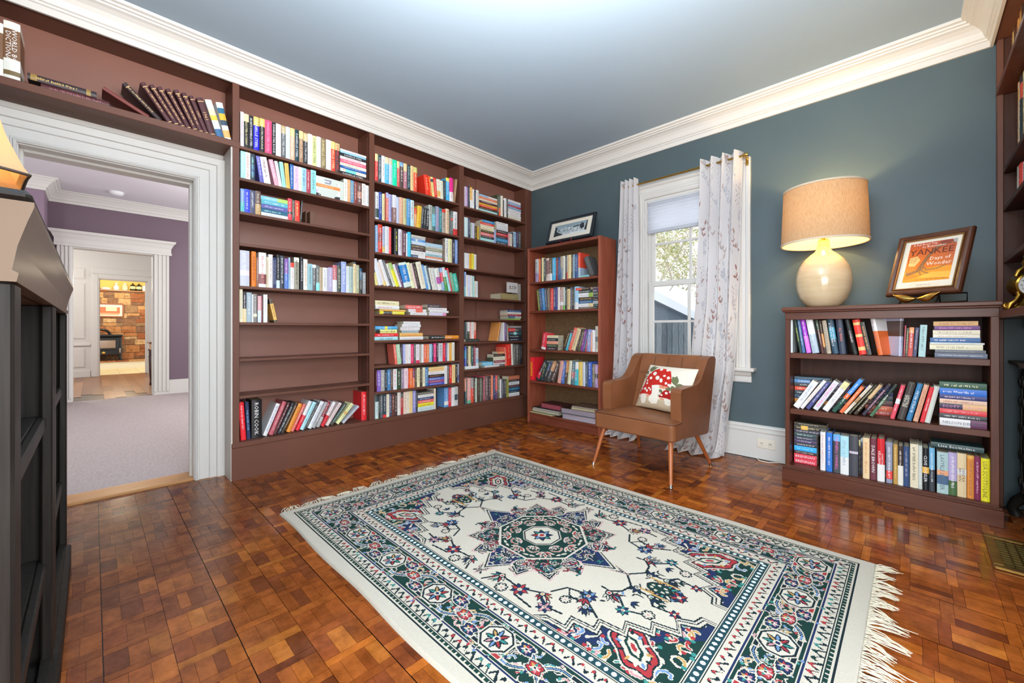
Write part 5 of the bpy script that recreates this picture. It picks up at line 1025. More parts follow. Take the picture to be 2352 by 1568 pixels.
b = MB(); b.lathe([(RB_, SHB), (RT_, SHT)], 72); s_ = b.build('lamp_shade', k.m, tl)
b = MB(); b.lathe([(RB_-.003, SHB), (RT_-.003, SHT)], 72); b.build('lining', k2.m, s_)
mbind = mat('shade_binding', 'd2c0a8', .8)
for rr_, z in ((RB_, SHB), (RT_, SHT)): MB().lathe([(rr_+.003, z-.006), (rr_+.003, z+.006), (rr_-.005, z+.006), (rr_-.005, z-.006), (rr_+.003, z-.006)], 72).build('shade_trim', mbind, s_)
b = MB(); b.lathe([(0, .52), (.018, .53), (.028, .56), (.03, .585), (.022, .61), (0, .622)], 20); b.build('bulb', emit('lamp_bulb_glow', 'ffd9a0', 6.), tl)
# ---------------------------------------------------------------- pictures on stands
def frame(root, w, h, fw, fd, fm, lip, lipm):
    """frame in the local plane y=0 (front), x 0..w, z 0..h"""
    b = MB(); pr = [(0, fd), (0, -.004), (.006, -.012), (fw*.45, -.014), (fw*.7, -.009), (fw*.8, -.006), (fw, -.002), (fw, fd)]
    b.extr(pr, lambda p, q, t: (p, q, t), lambda p, q: p, lambda p, q: h-p); b.extr(pr, lambda p, q, t: (w-p, q, t), lambda p, q: p, lambda p, q: h-p)
    b.extr(pr, lambda p, q, t: (t, q, p), lambda p, q: p, lambda p, q: w-p); b.extr(pr, lambda p, q, t: (t, q, h-p), lambda p, q: p, lambda p, q: w-p); f = b.build('frame', fm, root)
    b = MB(); l = fw-.0055
    for x0, x1, z0, z1 in ((l, fw+.001, l, h-l), (w-fw-.001, w-l, l, h-l), (l, w-l, l, fw+.001), (l, w-l, h-fw-.001, h-l)): b.box(x0, x1, -.009, 0, z0, z1, .001)
    b.build('inner_lip', lipm, f)
    MB().box(.004, w-.004, .006, fd, .004, h-.004).build('backing', 'dark', root)
def pane(R, ox, oz, y): return lambda X, Y: np.stack([X+ox, np.zeros_like(X)+y, Y+oz], -1)
yk = thing('framed_cover', 'framed orange magazine cover on stand at end of low bookcase', 'framed picture', (-.1124, 3.3, 1.1979)); yk.rotation_euler = (-.3657, 0, -.4654)
w, h = .328, .379
frame(yk, w, h, .038, .016, mat('frame_dark_wood', '4a2c1e', .25, var='5e3a28', vscale=12.), .003, mat('frame_gilt_lip', '9a6f3c', .3, .7))
MB().box(.034, w-.034, .001, .006, .034, h-.034).build('mat_board', 'paper', yk)
def cover_art():
    a, c = .205, .243; R = Ras(0, a, 0, c, .0013, 'd8702c'); X, Y = R.X/a, R.Y/c; im = R.img
    top, mid, bot, rr_ = (np.array(C(q)[:3]) for q in ('b8502a', 'e07a28', 'f0a83c', 'a85c48'))
    t = np.clip(Y, 0, 1)[..., None]; im[:] = np.where(t < .35, bot*(1-t/.35)+mid*(t/.35), mid*(1-(t-.35)/.65)+top*((t-.35)/.65)); im[:] = im*(1-.6*np.clip((X-.45)*1.4+(Y-.6)*.6, 0, 1)[..., None])+rr_*.6*np.clip((X-.45)*1.4+(Y-.6)*.6, 0, 1)[..., None]
    P = lambda x, y: (x*a, y*c)
    R.poly([P(0, 0), P(1, 0), P(1, .34), P(.7, .36), P(.4, .3), P(0, .22)], 'e8982c'); R.poly([P(.3, .1), P(1, .05), P(1, .2), P(.6, .22)], 'f2b448'); R.poly([P(0, .05), P(.4, .14), P(.2, .2), P(0, .17)], 'd98424')
    R.poly([P(.05, .63), P(.22, .66), P(.3, .55), P(.2, .4), P(.06, .42)], 'f0c078')
    for wd, cc in ((.016, '6a4428'), (.009, 'b08058'), (.003, '543420')): R.line([P(.08, .2), P(.28, .27), P(.36, .42), P(.48, .68), P(.62, .86), P(.85, .93), P(.99, .93)], wd, cc)
    for q in ([(.36, .42), (.4, .25), (.52, .2)], [(.38, .4), (.48, .28), (.7, .3), (.86, .36)], [(.33, .34), (.2, .24), (.06, .24)], [(.37, .36), (.34, .22), (.38, .17)]): R.line([P(*p) for p in q], .007, '7a4c2a'); R.line([P(*p) for p in q], .003, 'c08c54')
    R.ell(*P(.78, .95), .03, .012, '8c4434'); R.poly([P(.9, 1), P(1, 1), P(1, .88), P(.93, .93)], 'a8a09a')
    o = raster_mesh('print', R, pane(R, .064, .08, 0.), M['print'], yk)
    b = MB(); ex, ez = (1, 0, 0), (0, 0, 1); y = -.0006
    lettering(b, 'YANKEE', (.069, y, .08+c*.655), ex, ez, a*.94, .05, C('5a2a1c'), stretch=1.6); b.build('masthead', 'print', o); b = MB()
    lettering(b, 'Days of', (.064+a*.5, y, .08+c*.5), ex, ez, a*.44, .026, C('f4ece0')); lettering(b, 'Wonder', (.064+a*.45, y, .08+c*.38), ex, ez, a*.52, .028, C('f4ece0')); b.build('headline', 'print', o); b = MB()
    lettering(b, 'A Fall Road Trip', (.068, y, .08+c*.92), ex, ez, a*.62, .015, C('f0e8e0')); lettering(b, 'to Remember', (.064+a*.28, y, .08+c*.865), ex, ez, a*.5, .013, C('f0e8e0')); b.build('banner', 'print', o); b = MB()
    for i in range(5): scribble(b, (.068, y, .08+c*(.6-.028*i)), ex, ez, a*(.24-.02*i), .0034, C('5a3424'), random.Random(i))
    b.build('side_caption', 'print', o); b = MB()
    scribble(b, (.064+a*.3, y, .08+c*.03), ex, ez, a*.66, .0045, C('4a2c20'), random.Random(9)); b.build('foot_caption', 'print', o)
cover_art()
b = MB(); b.box(.1, .23, -.0006, .001, .045, .072); pl_ = b.build('name_plate', mat('plate_paper', 'ddd2c0', .7), yk)
b = MB(); lettering(b, 'Admiral Peary Inn', (.115, -.0012, .053), (1, 0, 0), (0, 0, 1), .1, .008, C('5a4a3c')); b.build('plate_lettering', 'print', pl_)
# its stand: black wire legs and two gilt leaves
st = thing('picture_stand', 'black wire easel with two gilt leaves holding the framed magazine cover', 'easel', (.0, 3.27, 1.147))
R3 = Matrix.Rotation(-.4654, 4, 'Z'); Wp = lambda x, y, z: tuple(Vector((-.1124, 3.3, 1.147))+(R3 @ Vector((x, y, z))))
b = MB()
b.tube([Wp(.16, .03, .04), Wp(.16, .055, .05), Wp(.16, .125, .24)], .0045, 8); b.tube([Wp(.16, .12, .22), Wp(.16, .19, .006)], .004, 8)
for x in (.08, .24): b.tube([Wp(x, -.032, .0045), Wp(x, -.02, .0045), Wp(x, .0, .042), Wp(x, .01, .05)], .0045, 8)
b.tube([Wp(.08, -.002, .04), Wp(.24, -.002, .04)], .004, 8); b.tube([Wp(.2, .12, .0045), Wp(.31, .1, .0045), Wp(.31, .1, .05), Wp(.2, .02, .05)], .0045, 8)
b.build('wire_legs', mat('black_wire', '1c1a19', .35, .5), st, world=True)
for s in (1, -1):
    b = MB()
    def lf(u, v, s=s):
        L = .105*u; wd = .026*math.sin(math.pi*min(1, u*.97+.02))*(v-.5)*2; c_ = -.012*(1-((v-.5)*2)**2)
        x = .16+s*L; z = .028+.028*u**1.5+wd*.8-.01*math.sin(math.pi*u); return Wp(x, -.028+c_-.01*math.sin(math.pi*u), z)
    b.grid(14, 7, lf); o = b.build('gilt_leaf', 'brass', st, world=True); m_ = o.modifiers.new('thickness', 'SOLIDIFY'); m_.thickness = .0015
# black and white photograph on top of the tall bookcase
bw = thing('framed_photo', 'black framed black-and-white photograph leaning on top of tall cherry bookcase', 'framed picture', (-2.765, 3.345, 1.897)); bw.rotation_euler = (-.297, 0, .0)
w, h = .572, .262
frame(bw, w, h, .03, .014, mat('frame_black', '1f242b', .3), .003, mat('frame_black_lip', '39414a', .3))
MB().box(.028, w-.028, .001, .006, .028, h-.028).build('mat_board', 'paper', bw)
a, c = .405, .125; R = Ras(0, a, 0, c, .0022, '9fb0b8'); rr = random.Random(3); X, Y = R.X/a, R.Y/c
R.img[:] = (np.array(C('c8d0d2')[:3])*(1-Y[..., None])+np.array(C('7f97a5')[:3])*Y[..., None])
P = lambda x, y: (x*a, y*c)
for i in range(60): x = rr.random(); R.ell(x*a, rr.uniform(.2, .8)*c, rr.uniform(.006, .02), rr.uniform(.004, .01), rr.choice(('dfe4e2', 'b8c4c4', '5c6e74', '8fa0a2')), rr.random()*3)
for q in ([(0, 0), (.02, .9), (.1, .75), (.06, .5), (.16, .3), (.3, .1), (.25, 0)], [(.93, .25), (.98, 1), (1, 1), (1, .1)], [(.12, 0), (.2, .25), (.3, 0)], [(.78, .55), (.82, .85), (.9, .8), (.92, .4), (.84, .3)]): R.poly([P(*p) for p in q], '2c3438')
R.poly([P(.56, .6), P(.6, .68), P(.8, .74), P(.8, .66), P(.6, .56)], '39474e'); R.line([P(.74, .7), P(.68, .1)], .005, '2c3438'); R.poly([P(.0, .0), P(1, .0), P(1, .12), P(.5, .2), P(.3, .08)], 'd8dedc')
for i in range(7): R.line([P(.38+.02*i, .12), P(.38+.02*i, .22)], .003, '4a565a')
raster_mesh('photograph', R, pane(R, .083, .07, 0.), M['print'], bw)
b = MB(); b.tube([(.2, .0, -.012), (.2, .005, -.006), (.2, -.02, -.004), (.2, -.024, .016)], .0045, 6); b.tube([(.34, 0, -.012), (.34, -.02, -.004), (.34, -.024, .014)], .0045, 6); b.tube([(.27, .03, .15), (.27, .1, -.01)], .004, 6); b.tube([(.2, 0, -.01), (.34, 0, -.01)], .004, 6); b.build('stand', mat('stand_red', '7c1e26', .35), bw)
# ---------------------------------------------------------------- gilt mantel clock
ck = thing('mantel_clock', 'ornate gilt mantel clock with white Roman numeral dial on side wall mantel', 'clock', (.405, 3.2, 1.096), math.radians(20))
b = MB(); b.lathe([(0, 0), (.07, 0), (.074, .012), (.06, .022), (.05, .045), (.036, .06), (.03, .075), (0, .078)], 28, sx=1.15, sy=.7); b.build('base', 'gold', ck)
b = MB()
for s in (1, -1):
    b.tube([(s*.085, -.035, .008), (s*.078, -.04, .03), (s*.06, -.04, .045), (s*.045, -.035, .07), (s*.05, -.03, .09)], [.012, .014, .011, .012, .006], 8)
    b.tube([(s*.085, -.03, .01), (s*.098, -.03, .022), (s*.09, -.03, .035), (s*.08, -.03, .028)], [.008, .009, .007, .004], 7)
    b.tube([(s*.05, -.02, .165), (s*.04, -.02, .19), (s*.02, -.02, .205), (s*.012, -.02, .225)], [.01, .012, .011, .006], 8)
b.lathe([(0, .2), (.014, .21), (.02, .235), (.012, .255), (.016, .265), (.006, .285), (0, .29)], 12); b.build('ornament', 'gold', ck)
b = MB()
dial = lambda r, y, n=40: [(r*math.cos(2*math.pi*i/n), y, .122+r*math.sin(2*math.pi*i/n)) for i in range(n)]
b.extr([(.062, -.03), (.062, .03), (.056, .034), (.0505, .034), (.0505, -.038), (.056, -.042)], lambda p, q, t: (p*math.cos(t), q, .122+p*math.sin(t)), 0, 0) if 0 else None
for r0, y0, r1, y1 in ((.05, -.036, .055, -.043), (.055, -.043, .061, -.038), (.061, -.038, .063, -.02), (.063, -.02, .06, .03)):
    A, B_ = dial(r0, y0), dial(r1, y1); n = len(A); b.add(A+B_, [(i, (i+1) % n, n+(i+1) % n, n+i) for i in range(n)], 0, None, True)
A = dial(.06, .03); b.add(A, [tuple(range(len(A)))]); b.build('case', 'gold', ck)
b = MB(); A = dial(.0505, -.036); b.add(A, [tuple(range(len(A)))]); fc = b.build('dial', mat('dial_enamel', 'e8e6e0', .25), ck)
b = MB()
for i, tx in enumerate(('XII', 'I', 'II', 'III', 'IV', 'V', 'VI', 'VII', 'VIII', 'IX', 'X', 'XI')):
    t = math.pi/2-i*math.pi/6; u = Vector((math.cos(t), 0, math.sin(t))); x = Vector((math.sin(t), 0, -math.cos(t))); o_ = Vector((0, -.0366, .122))+u*.0335-x*.006; lettering(b, tx, o_, x, u, .012, .011, C('1c1c1c'))
b.build('numerals', 'print', fc)
b = MB()
for t, L in ((math.radians(-55), .026), (math.radians(35), .034)): b.add([(.0016*-math.sin(t), -.0372, .122+.0016*math.cos(t)), (L*math.cos(t), -.0372, .122+L*math.sin(t)), (.0016*math.sin(t), -.0372, .122-.0016*math.cos(t))], [(0, 1, 2)])
b.build('hands', 'dark', fc)
# ---------------------------------------------------------------- lamp on the black bookcase
l2 = thing('accent_lamp', 'lit lamp with square flared fabric shade on black bookcase beside the doorway', 'table lamp', (-2.17, -.305, 1.196), math.radians(8))
b = MB(); b.lathe([(0, 0), (.07, 0), (.07, .012), (.03, .025), (.022, .06), (.035, .12), (.03, .18), (.014, .22), (.012, .34), (0, .345)], 24); b.build('base', mat('bronze_base', '3a2c20', .35, .6), l2)
k = NT('parchment_shade'); bs = k.p(.8); bs.inputs['Base Color'].default_value = C('e8c89c'); tr = k.n('ShaderNodeBsdfTranslucent'); tr.inputs[0].default_value = C('f2c88c'); ms = k.n('ShaderNodeMixShader'); ms.inputs[0].default_value = .5; k.l(bs.outputs[0], ms.inputs[1]); k.l(tr.outputs[0], ms.inputs[2]); k.l(ms.outputs[0], k.out.inputs[0])
b = MB(); pr = [(.145, .304), (.132, .33), (.116, .375), (.098, .43), (.084, .49), (.074, .54)]
vs = []; fs = []
for r_, z in pr:
    for i in range(32):
        t = i/32*4; k_ = int(t); f_ = t-k_; A = [(1, -1), (1, 1), (-1, 1), (-1, -1)]; p, q = A[k_], A[(k_+1) % 4]; vs.append(((p[0]*(1-f_)+q[0]*f_)*r_, (p[1]*(1-f_)+q[1]*f_)*r_, z-.012*math.sin(math.pi*f_)*(1 if z < .32 else 0)*-1))
for j in range(len(pr)-1):
    for i in range(32): fs.append((j*32+i, j*32+(i+1) % 32, (j+1)*32+(i+1) % 32, (j+1)*32+i))
b.add(vs, fs, 0, None, False); sd = b.build('lamp_shade', k.m, l2); m_ = sd.modifiers.new('thickness', 'SOLIDIFY'); m_.thickness = .002
b = MB(); b.tube([vs[i] for i in range(32)]+[vs[0]], .005, 6); b.build('shade_trim', mat('dark_braid', '4a3a30', .7), sd)
b = MB(); b.lathe([(0, .37), (.02, .385), (.028, .41), (.02, .44), (0, .448)], 16); b.build('bulb', emit('accent_bulb_glow', 'ffc880', 9.), l2)
# ---------------------------------------------------------------- curtains
def cloth_print(wd, ht, seed):
    R = Ras(0, wd, 0, ht, .0042, 'e9e7e8'); r = random.Random(seed)
    def sprig(x, y, a, L, c1, c2, n):
        q = [(x+L*t*math.cos(a+.5*math.sin(3*t)), y+L*t*math.sin(a+.5*math.sin(3*t))) for t in [i/8. for i in range(9)]]; R.line(q, .0035, c2)
        for i in range(1, n):
            p = q[int(i*8/n)]
            for s in (1, -1): R.leaf(p[0], p[1], a+s*r.uniform(.5, 1.), r.uniform(.03, .055), r.uniform(.012, .022), c1 if r.random() < .7 else c2)
        R.leaf(q[-1][0], q[-1][1], a, .05, .022, c1)
    y = 0.
    while y < ht:
        x = r.uniform(-.05, .05)
        while x < wd:
            k = r.random(); a = math.pi/2+r.uniform(-.5, .5)
            if k < .34: sprig(x, y, a, r.uniform(.14, .22), r.choice(('bfa9a3', 'b39890', 'c9bab6')), 'bdb5b3', 5)
            elif k < .62: sprig(x, y, a, r.uniform(.16, .25), 'cfd1d7', 'c3c5cc', 6)
            elif k < .8:
                for i in range(14): R.ell(x+.02*math.sin(i*2.)+r.uniform(-.008, .008), y+i*.012, .0045, .0065, r.choice(('b0acb6', 'bab6c0', 'a89c9e')))
            else: sprig(x, y, a, .12, r.choice(('a88078', 'b08e86')), 'b0a4a2', 3)
            x += r.uniform(.1, .22)
        y += r.uniform(.12, .24)
    return R
M['cloth'] = attr_mat('curtain_cloth', .9, .1, transl=.32)
def curtain(label, top, bot, wd, folds, seed, yc, zt, ph, edges, sway):
    ht = zt+.1; R = cloth_print(wd, ht, seed)
    zs_ = np.array([e[0] for e in edges]); xl_ = np.array([e[1] for e in edges]); xr_ = np.array([e[2] for e in edges])
    def fn(X_, Y_):
        s = X_/wd; z = Y_-.1; zz = np.clip(z, 0, zt); xl = np.interp(zz, zs_, xl_); xr = np.interp(zz, zs_, xr_); wv = 2*np.pi*folds*s+ph
        dn = 1-zz/zt; A = .042+.014*dn*np.sin(3*s+seed)
        x = xl+(xr-xl)*(s+.05/folds*np.sin(2*wv+.6)) ; y = yc-A*np.sin(wv+.5*dn*np.sin(zz*2.+s*4))-.02*dn
        x = x+.008*np.sin(zz*3.1+s*9)*dn
        fl = np.clip(-z, 0, 1); y = y-fl*1.0-.03*np.clip(.12-zz, 0, 1)/.12; zo = np.where(z > 0, zz, .004)+.018*(1+np.sin(wv*1.0+z*30))*np.clip(1-np.abs(z+.03)/.1, 0, 1)+.003
        zo = zo+np.where(zz > zt-.03, .004*np.sin(wv), 0.)
        return np.stack([x, y, zo], -1)
    o = raster_mesh('curtain', R, fn, 'cloth', None, ((edges[0][1]+edges[0][2])/2, yc, 0), True)
    o['group'] = 'floral window curtains'; return tag(o, label, 'curtain', 'floral window curtains')
curtain('narrow gathered floral curtain on the side of window nearest tall cherry bookcase', 0, 0, .95, 3.5, 5, 3.52, 2.395, .4, [(0, -2.10, -1.78), (.3, -2.075, -1.8), (1.2, -2.02, -1.81), (2.4, -1.972, -1.818)], 0)
curtain('wide floral curtain on the side of window nearest the table lamp', 0, 0, 1.25, 3.6, 8, 3.50, 2.385, 1.2, [(0, -1.47, -1.06), (.3, -1.40, -1.03), (.7, -1.31, -.985), (1.2, -1.265, -.97), (1.9, -1.245, -.955), (2.4, -1.238, -.935)], 0)
rd = thing('curtain_rod', 'thin brass curtain rod across the top of the window', 'curtain rod', (-1.4, 3.52, 2.34))
MB().tube([(-1.965, 3.525, 2.342), (-.925, 3.505, 2.342)], .0085, 12).build('rod', 'brass', rd, world=True)
for x, y in ((-1.955, 3.525), (-.928, 3.505)):
    MB().tube([(x, y, 2.342), (x, YW-.03, 2.342)], .006, 8).box(x-.011, x+.011, YW-.038, YW-.03, 2.29, 2.355, .002).build('bracket', 'brass', rd, world=True)
    s = 1 if x > -1.5 else -1
    MB().tube([(x, y, 2.342), (x+s*.012, y, 2.342), (x+s*.03, y, 2.342)], [.015, .016, .013], 12).build('end_cap', 'brass', rd, world=True)
# binders, albums and magazines on the floor level shelf of the tall bookcase
ZF = TS[4]
def flat(nm, lab, cat, x0, x1, y0, y1, z0, z1, c, edge, rot=0., grp='papers at the bottom of the tall cherry bookcase'):
    o = MB(); xm, ym = (x0+x1)/2, (y0+y1)/2; a, d = (x1-x0)/2, (y1-y0)/2; t = min(.003, (z1-z0)*.2); h_ = z1-z0
    o.box(-a, a, -d, d, 0, t, 0, 0, C(c)); o.box(-a, a, -d, d, h_-t, h_, 0, 0, C(c)); o.box(-a, -a+.004, -d, d, t, h_-t, 0, 0, C(c))
    r = o.build(nm, 'print', None, (xm, ym, z0)); r.rotation_euler = (0, 0, rot)
    b = MB(); n = max(1, int(h_/.006))
    for i in range(n): zz = t+(h_-2*t)*i/n; b.box(-a+.004, a-.006-.003*(i % 2), -d+.004+.003*(i % 3), d-.004, zz, zz+(h_-2*t)/n*.85, 0, 0, C(edge))
    b.build('page_block', 'print', r); return tag(r, lab, cat, grp)
fx = lambda cx: U(1200+cx/5.809, HY, 'y', TY+.04)[0]
z = ZF+.001
flat('magazine', 'thin magazine with yellow flowers at bottom of left pile in tall cherry bookcase', 'magazine', fx(95), fx(430), TY+.012, TY+.2, z, z+.012, 'b0a868', 'd8d4b8', -.03)
flat('folder', 'dark folder lying on the yellow flowered magazine in tall cherry bookcase', 'folder', fx(140), fx(505), TY+.03, TY+.24, z+.0125, z+.022, '3c4434', 'd8d8d0', -.04)
flat('scrapbook', 'cream scrapbook between two dark folders at bottom of tall cherry bookcase', 'book', fx(140), fx(500), TY+.03, TY+.24, z+.0225, z+.04, 'd8d4c4', 'd0c8a8', -.03)
flat('folder', 'black and white folder directly under the maroon album in tall cherry bookcase', 'folder', fx(140), fx(500), TY+.03, TY+.24, z+.0405, z+.058, '2c302c', 'e0e0d8', -.03)
flat('photo_album', 'maroon album with pink page edges lying at bottom of tall cherry bookcase', 'album', fx(225), fx(560), TY+.06, TY+.25, z+.0585, z+.11, '4e2226', 'b8606c', -.06)
flat('ring_binder', 'grey ring binder lying lowest on window side at bottom of tall cherry bookcase', 'binder', fx(555), fx(1015), TY+.012, TY+.25, z, z+.05, '8c8c94', 'c4b8c4', .0)
flat('ring_binder', 'black ring binder full of papers lying on the grey binder in tall cherry bookcase', 'binder', fx(520), fx(1005), TY+.03, TY+.25, z+.0505, z+.105, '2a1c1e', 'b4aab4', .03)
flat('magazine', 'thick cream catalogue lying on black ring binder in tall cherry bookcase', 'magazine', fx(660), fx(1010), TY+.03, TY+.24, z+.1055, z+.128, 'c8bc9c', 'd0c4a4', .05)
flat('magazine', 'brown covered magazine topmost on the black ring binder in tall cherry bookcase', 'magazine', fx(665), fx(1012), TY+.03, TY+.24, z+.1285, z+.141, '6a5040', 'd4d0c4', .02)
flat('small_book', 'little squat book pile face beside red book on third shelf of tall cherry bookcase', 'book', fx(392), fx(470), TY+.05, TY+.17, TS[2]+.001, TS[2]+.15, 'b89860', 'c4a878', 0, 'books on third shelf of tall cherry bookcase') if 0 else None
# things on the corner bay's fourth shelf
za = ZS['C'][3]; ya = lambda cx: U(1050+cx/7.84, HY, 'x', XB-.02)[1]
b = MB(); b.box(XB-.035, XB-.02, ya(905), ya(1090), za+.083, za+.083+.115, .001, 0, C('d8d4d0'))
for i in range(14): rr = random.Random(i*7); y_ = ya(940)+(ya(1060)-ya(940))*rr.random(); z_ = za+.118+.04*rr.random(); b.box(XB-.0195, XB-.0185, y_-rr.uniform(.003, .008), y_+.005, z_, z_+rr.uniform(.006, .014), 0, 0, C(('4a3a40', '8a4448', '38302e')[i % 3]))
tag(b.build('flower_card', 'print', None, (XB-.03, ya(1000), za+.083), world=True), 'small white card with dark flowers standing on flat tan book in corner bay', 'card')
# ================================================================ ROOMS BEYOND THE DOORWAY
X2 = -8.3; Z2 = 2.88
k = NT('carpet'); bs = k.p(1., 0, .05); nz = k.noise(160., 3.); r = k.ramp(nz.outputs['Fac'], [(.3, '9d9190'), (.7, 'c0b6b4')]); k.l(r.outputs[0], bs.inputs['Base Color']); n2 = k.noise(45., 4.); k.bump(bs, n2.outputs['Fac'], .8, .01); M['carpet'] = k.m
struct(MB().box(X2, -3.6, -3.2, 3.4, -.03, .004).build('floor_hall', 'carpet'))
struct(MB().box(X2-.2, -3.6, -3.2, 3.4, Z2, Z2+.06).build('ceiling_hall', 'lilacceil'))
OY0, OY1, OZ = -.2, .654, 2.148
b = MB(); b.box(X2-.16, X2, -.5, OY0, 0, Z2); b.box(X2-.16, X2, OY1, 3.4, 0, Z2); b.box(X2-.16, X2, OY0, OY1, OZ, Z2); struct(b.build('wall_far', 'purple'))
struct(MB().box(X2-.1, -7.71, -3.2, -.42, 0, Z2).build('wall_breast', 'lilac'))
CR2 = [(0, Z2-.15), (.012, Z2-.15), (.016, Z2-.12), (.03, Z2-.11), (.04, Z2-.085), (.075, Z2-.045), (.09, Z2-.035), (.1, Z2-.02), (.12, Z2-.012), (.125, Z2), (0, Z2)]
b = MB(); b.extr(CR2, lambda p, q, t: (X2+p, t, q), lambda p, q: -.42+p, 3.4); struct(b.build('trim_5', 'white'))
b = MB(); b.extr(CR2, lambda p, q, t: (-7.71+p, t, q), -3.2, lambda p, q: -.42+p); b.extr(CR2, lambda p, q, t: (t, -.42+p, q), lambda p, q: X2+p, lambda p, q: -7.71+p); struct(b.build('trim_6', 'white'))
b = MB(); b.box(X2, X2+.02, OY1+.18, 3.4, 0, .2, .004).box(X2, X2+.014, OY1+.18, 3.4, .2, .22, .003); struct(b.build('baseboard_far', 'white'))
d2 = struct(bpy.data.objects.new('door_2', None)); COL.objects.link(d2)
b = MB()
for y0, y1 in ((OY0-.14, OY0), (OY1, OY1+.18)):
    b.box(X2, X2+.025, y0, y1, 0, OZ, .003); n = 4
    for i in range(n): yy = y0+(y1-y0)*(.1+.8*i/(n-1)); b.box(X2+.02, X2+.04, yy-.014, yy+.014, .05, OZ, .005)
b.build('casing', 'white', d2)
b = MB(); pr = [(0, OZ), (.05, OZ), (.05, OZ+.03), (.042, OZ+.04), (.042, OZ+.1), (.055, OZ+.12), (.075, OZ+.16), (.1, OZ+.18), (.11, OZ+.21), (0, OZ+.21)]
b.extr(pr, lambda p, q, t: (X2+p, t, q), lambda p, q: OY0-.13-p*.8, lambda p, q: OY1+.17+p*.8); b.build('cornice', 'white', d2)
b = MB(); b.box(X2-.17, X2+.005, OY0-.006, OY0+.012, 0, OZ); b.box(X2-.17, X2+.005, OY1-.012, OY1+.006, 0, OZ); b.box(X2-.17, X2+.005, OY0+.012, OY1-.012, OZ-.012, OZ+.006); b.build('jamb', 'white', d2)
sm = thing('smoke_detector', 'round white smoke detector on the ceiling of the purple room', 'smoke detector', U(268, 441, 'z', Z2-.0)); sm.location.z = Z2
MB().lathe([(.075, 0), (.075, -.012), (.07, -.016), (.068, -.03), (.05, -.042), (0, -.044)], 28).build('housing', 'vinyl', sm); MB().lathe([(.078, 0), (.078, -.008), (.07, -.009)], 28).build('mounting_plate', 'vinyl', sm)
# plank floored passage with a panelled white wall
X3 = -12.45
b = MB(); R = random.Random(8)
b.quad((X3-.3, -3, -.004), (X2-.02, -3, -.004), (X2-.02, 3, -.004), (X3-.3, 3, -.004), 0, C('3a2416')); y = -3.
while y < 3.:
    x = X2-.02-R.uniform(0, .8)
    while x > X3-.3: L = R.uniform(.9, 1.6); c = C(R.choice(('a06c42', '94623c', 'ac784c', '8c5a36'))); b.quad((max(X3-.3, x-L), y+.001, 0), (x-.002, y+.001, 0), (x-.002, y+.119, 0), (max(X3-.3, x-L), y+.119, 0), 0, c); x -= L
    y += .12
M['plank'] = attr_mat('plank_floor', .3, .5, grain=(20., (.6, 8, 1), 'b4a498')); struct(b.build('floor_passage', 'plank'))
struct(MB().box(X3-.2, X2-.16, -3, 3, 2.7, 2.76).build('ceiling_passage', 'white'))
PY0, PY1, PZ = .101, .888, 2.095
b = MB(); b.box(X3-.14, X3, -3, PY0, 0, 2.7); b.box(X3-.14, X3, PY1, 3, 0, 2.7); b.box(X3-.14, X3, PY0, PY1, PZ, 2.7)
struct(b.build('wall_passage', 'white'))
def panel(b, y0, y1, z0, z1):
    for e, t in ((0, .006), (.018, .016), (.05, .004)): b.box(X3, X3+t, y0+e, y1-e, z0+e, z1-e, .004)
    b.box(X3, X3+.014, y0+.09, y1-.09, z0+.09, z1-.09, .008)
b = MB(); panel(b, -.62, -.1, .8, 1.98); panel(b, -.62, -.1, .2, .62); panel(b, -.62, -.1, 2.06, 2.3); panel(b, -.02, 1.2, 2.18, 2.34); panel(b, -1.3, -.7, .8, 1.98); panel(b, -1.3, -.7, .2, .62)
b.box(X3, X3+.03, -2, -.03, .66, .7, .006); b.box(X3, X3+.02, -2, -.03, 0, .14, .004); struct(b.build('trim_7', 'white'))
d3 = struct(bpy.data.objects.new('door_3', None)); COL.objects.link(d3)
b = MB()
for y0, y1 in ((PY0-.12, PY0), (PY1, PY1+.12)): b.box(X3, X3+.03, y0, y1, 0, PZ+.1, .005); b.box(X3+.028, X3+.04, y0+.02, y1-.02, 0, PZ+.08, .005)
b.box(X3, X3+.031, PY0-.12, PY1+.12, PZ, PZ+.1, .005); b.box(X3-.15, X3, PY0-.004, PY0+.012, 0, PZ); b.box(X3-.15, X3, PY1-.012, PY1+.004, 0, PZ); b.box(X3-.15, X3, PY0+.012, PY1-.012, PZ-.012, PZ+.004); b.build('casing', 'white', d3)
# panelled door standing open in the passage doorway
od = struct(bpy.data.objects.new('door_4', None)); COL.objects.link(od)
A = U(341, 757, 'x', X3-.12); b = MB(); T = Matrix.Translation((X3-.06, PY1-.03, 0)) @ Matrix.Rotation(math.radians(173), 4, 'Z')
b.box(0, .74, -.02, .02, .012, PZ-.02, .003, T=T); leaf_ = b.build('door_leaf', 'white', od)
b = MB()
for x0, x1 in ((.09, .33), (.41, .65)):
    for z0, z1 in ((.2, .78), (.92, 1.58), (1.68, 1.94)): b.box(x0, x1, -.022, .022, z0, z1, .004, T=T); b.box(x0+.03, x1-.03, -.028, .028, z0+.03, z1-.03, .006, T=T)
b.build('raised_panel', mat('beige_panel_paint', 'd0c6b8', .4), leaf_)  # raised panels slightly warmer than the white door leaf
b = MB(); b.lathe([(0, -.06), (.022, -.055), (.026, -.04), (.012, -.03), (.012, .03), (.026, .04), (.022, .055), (0, .06)], 14); k_ = b.build('knob', 'brass', leaf_, tuple(T @ Vector((.68, 0, .95))), (math.pi/2, 0, 0))
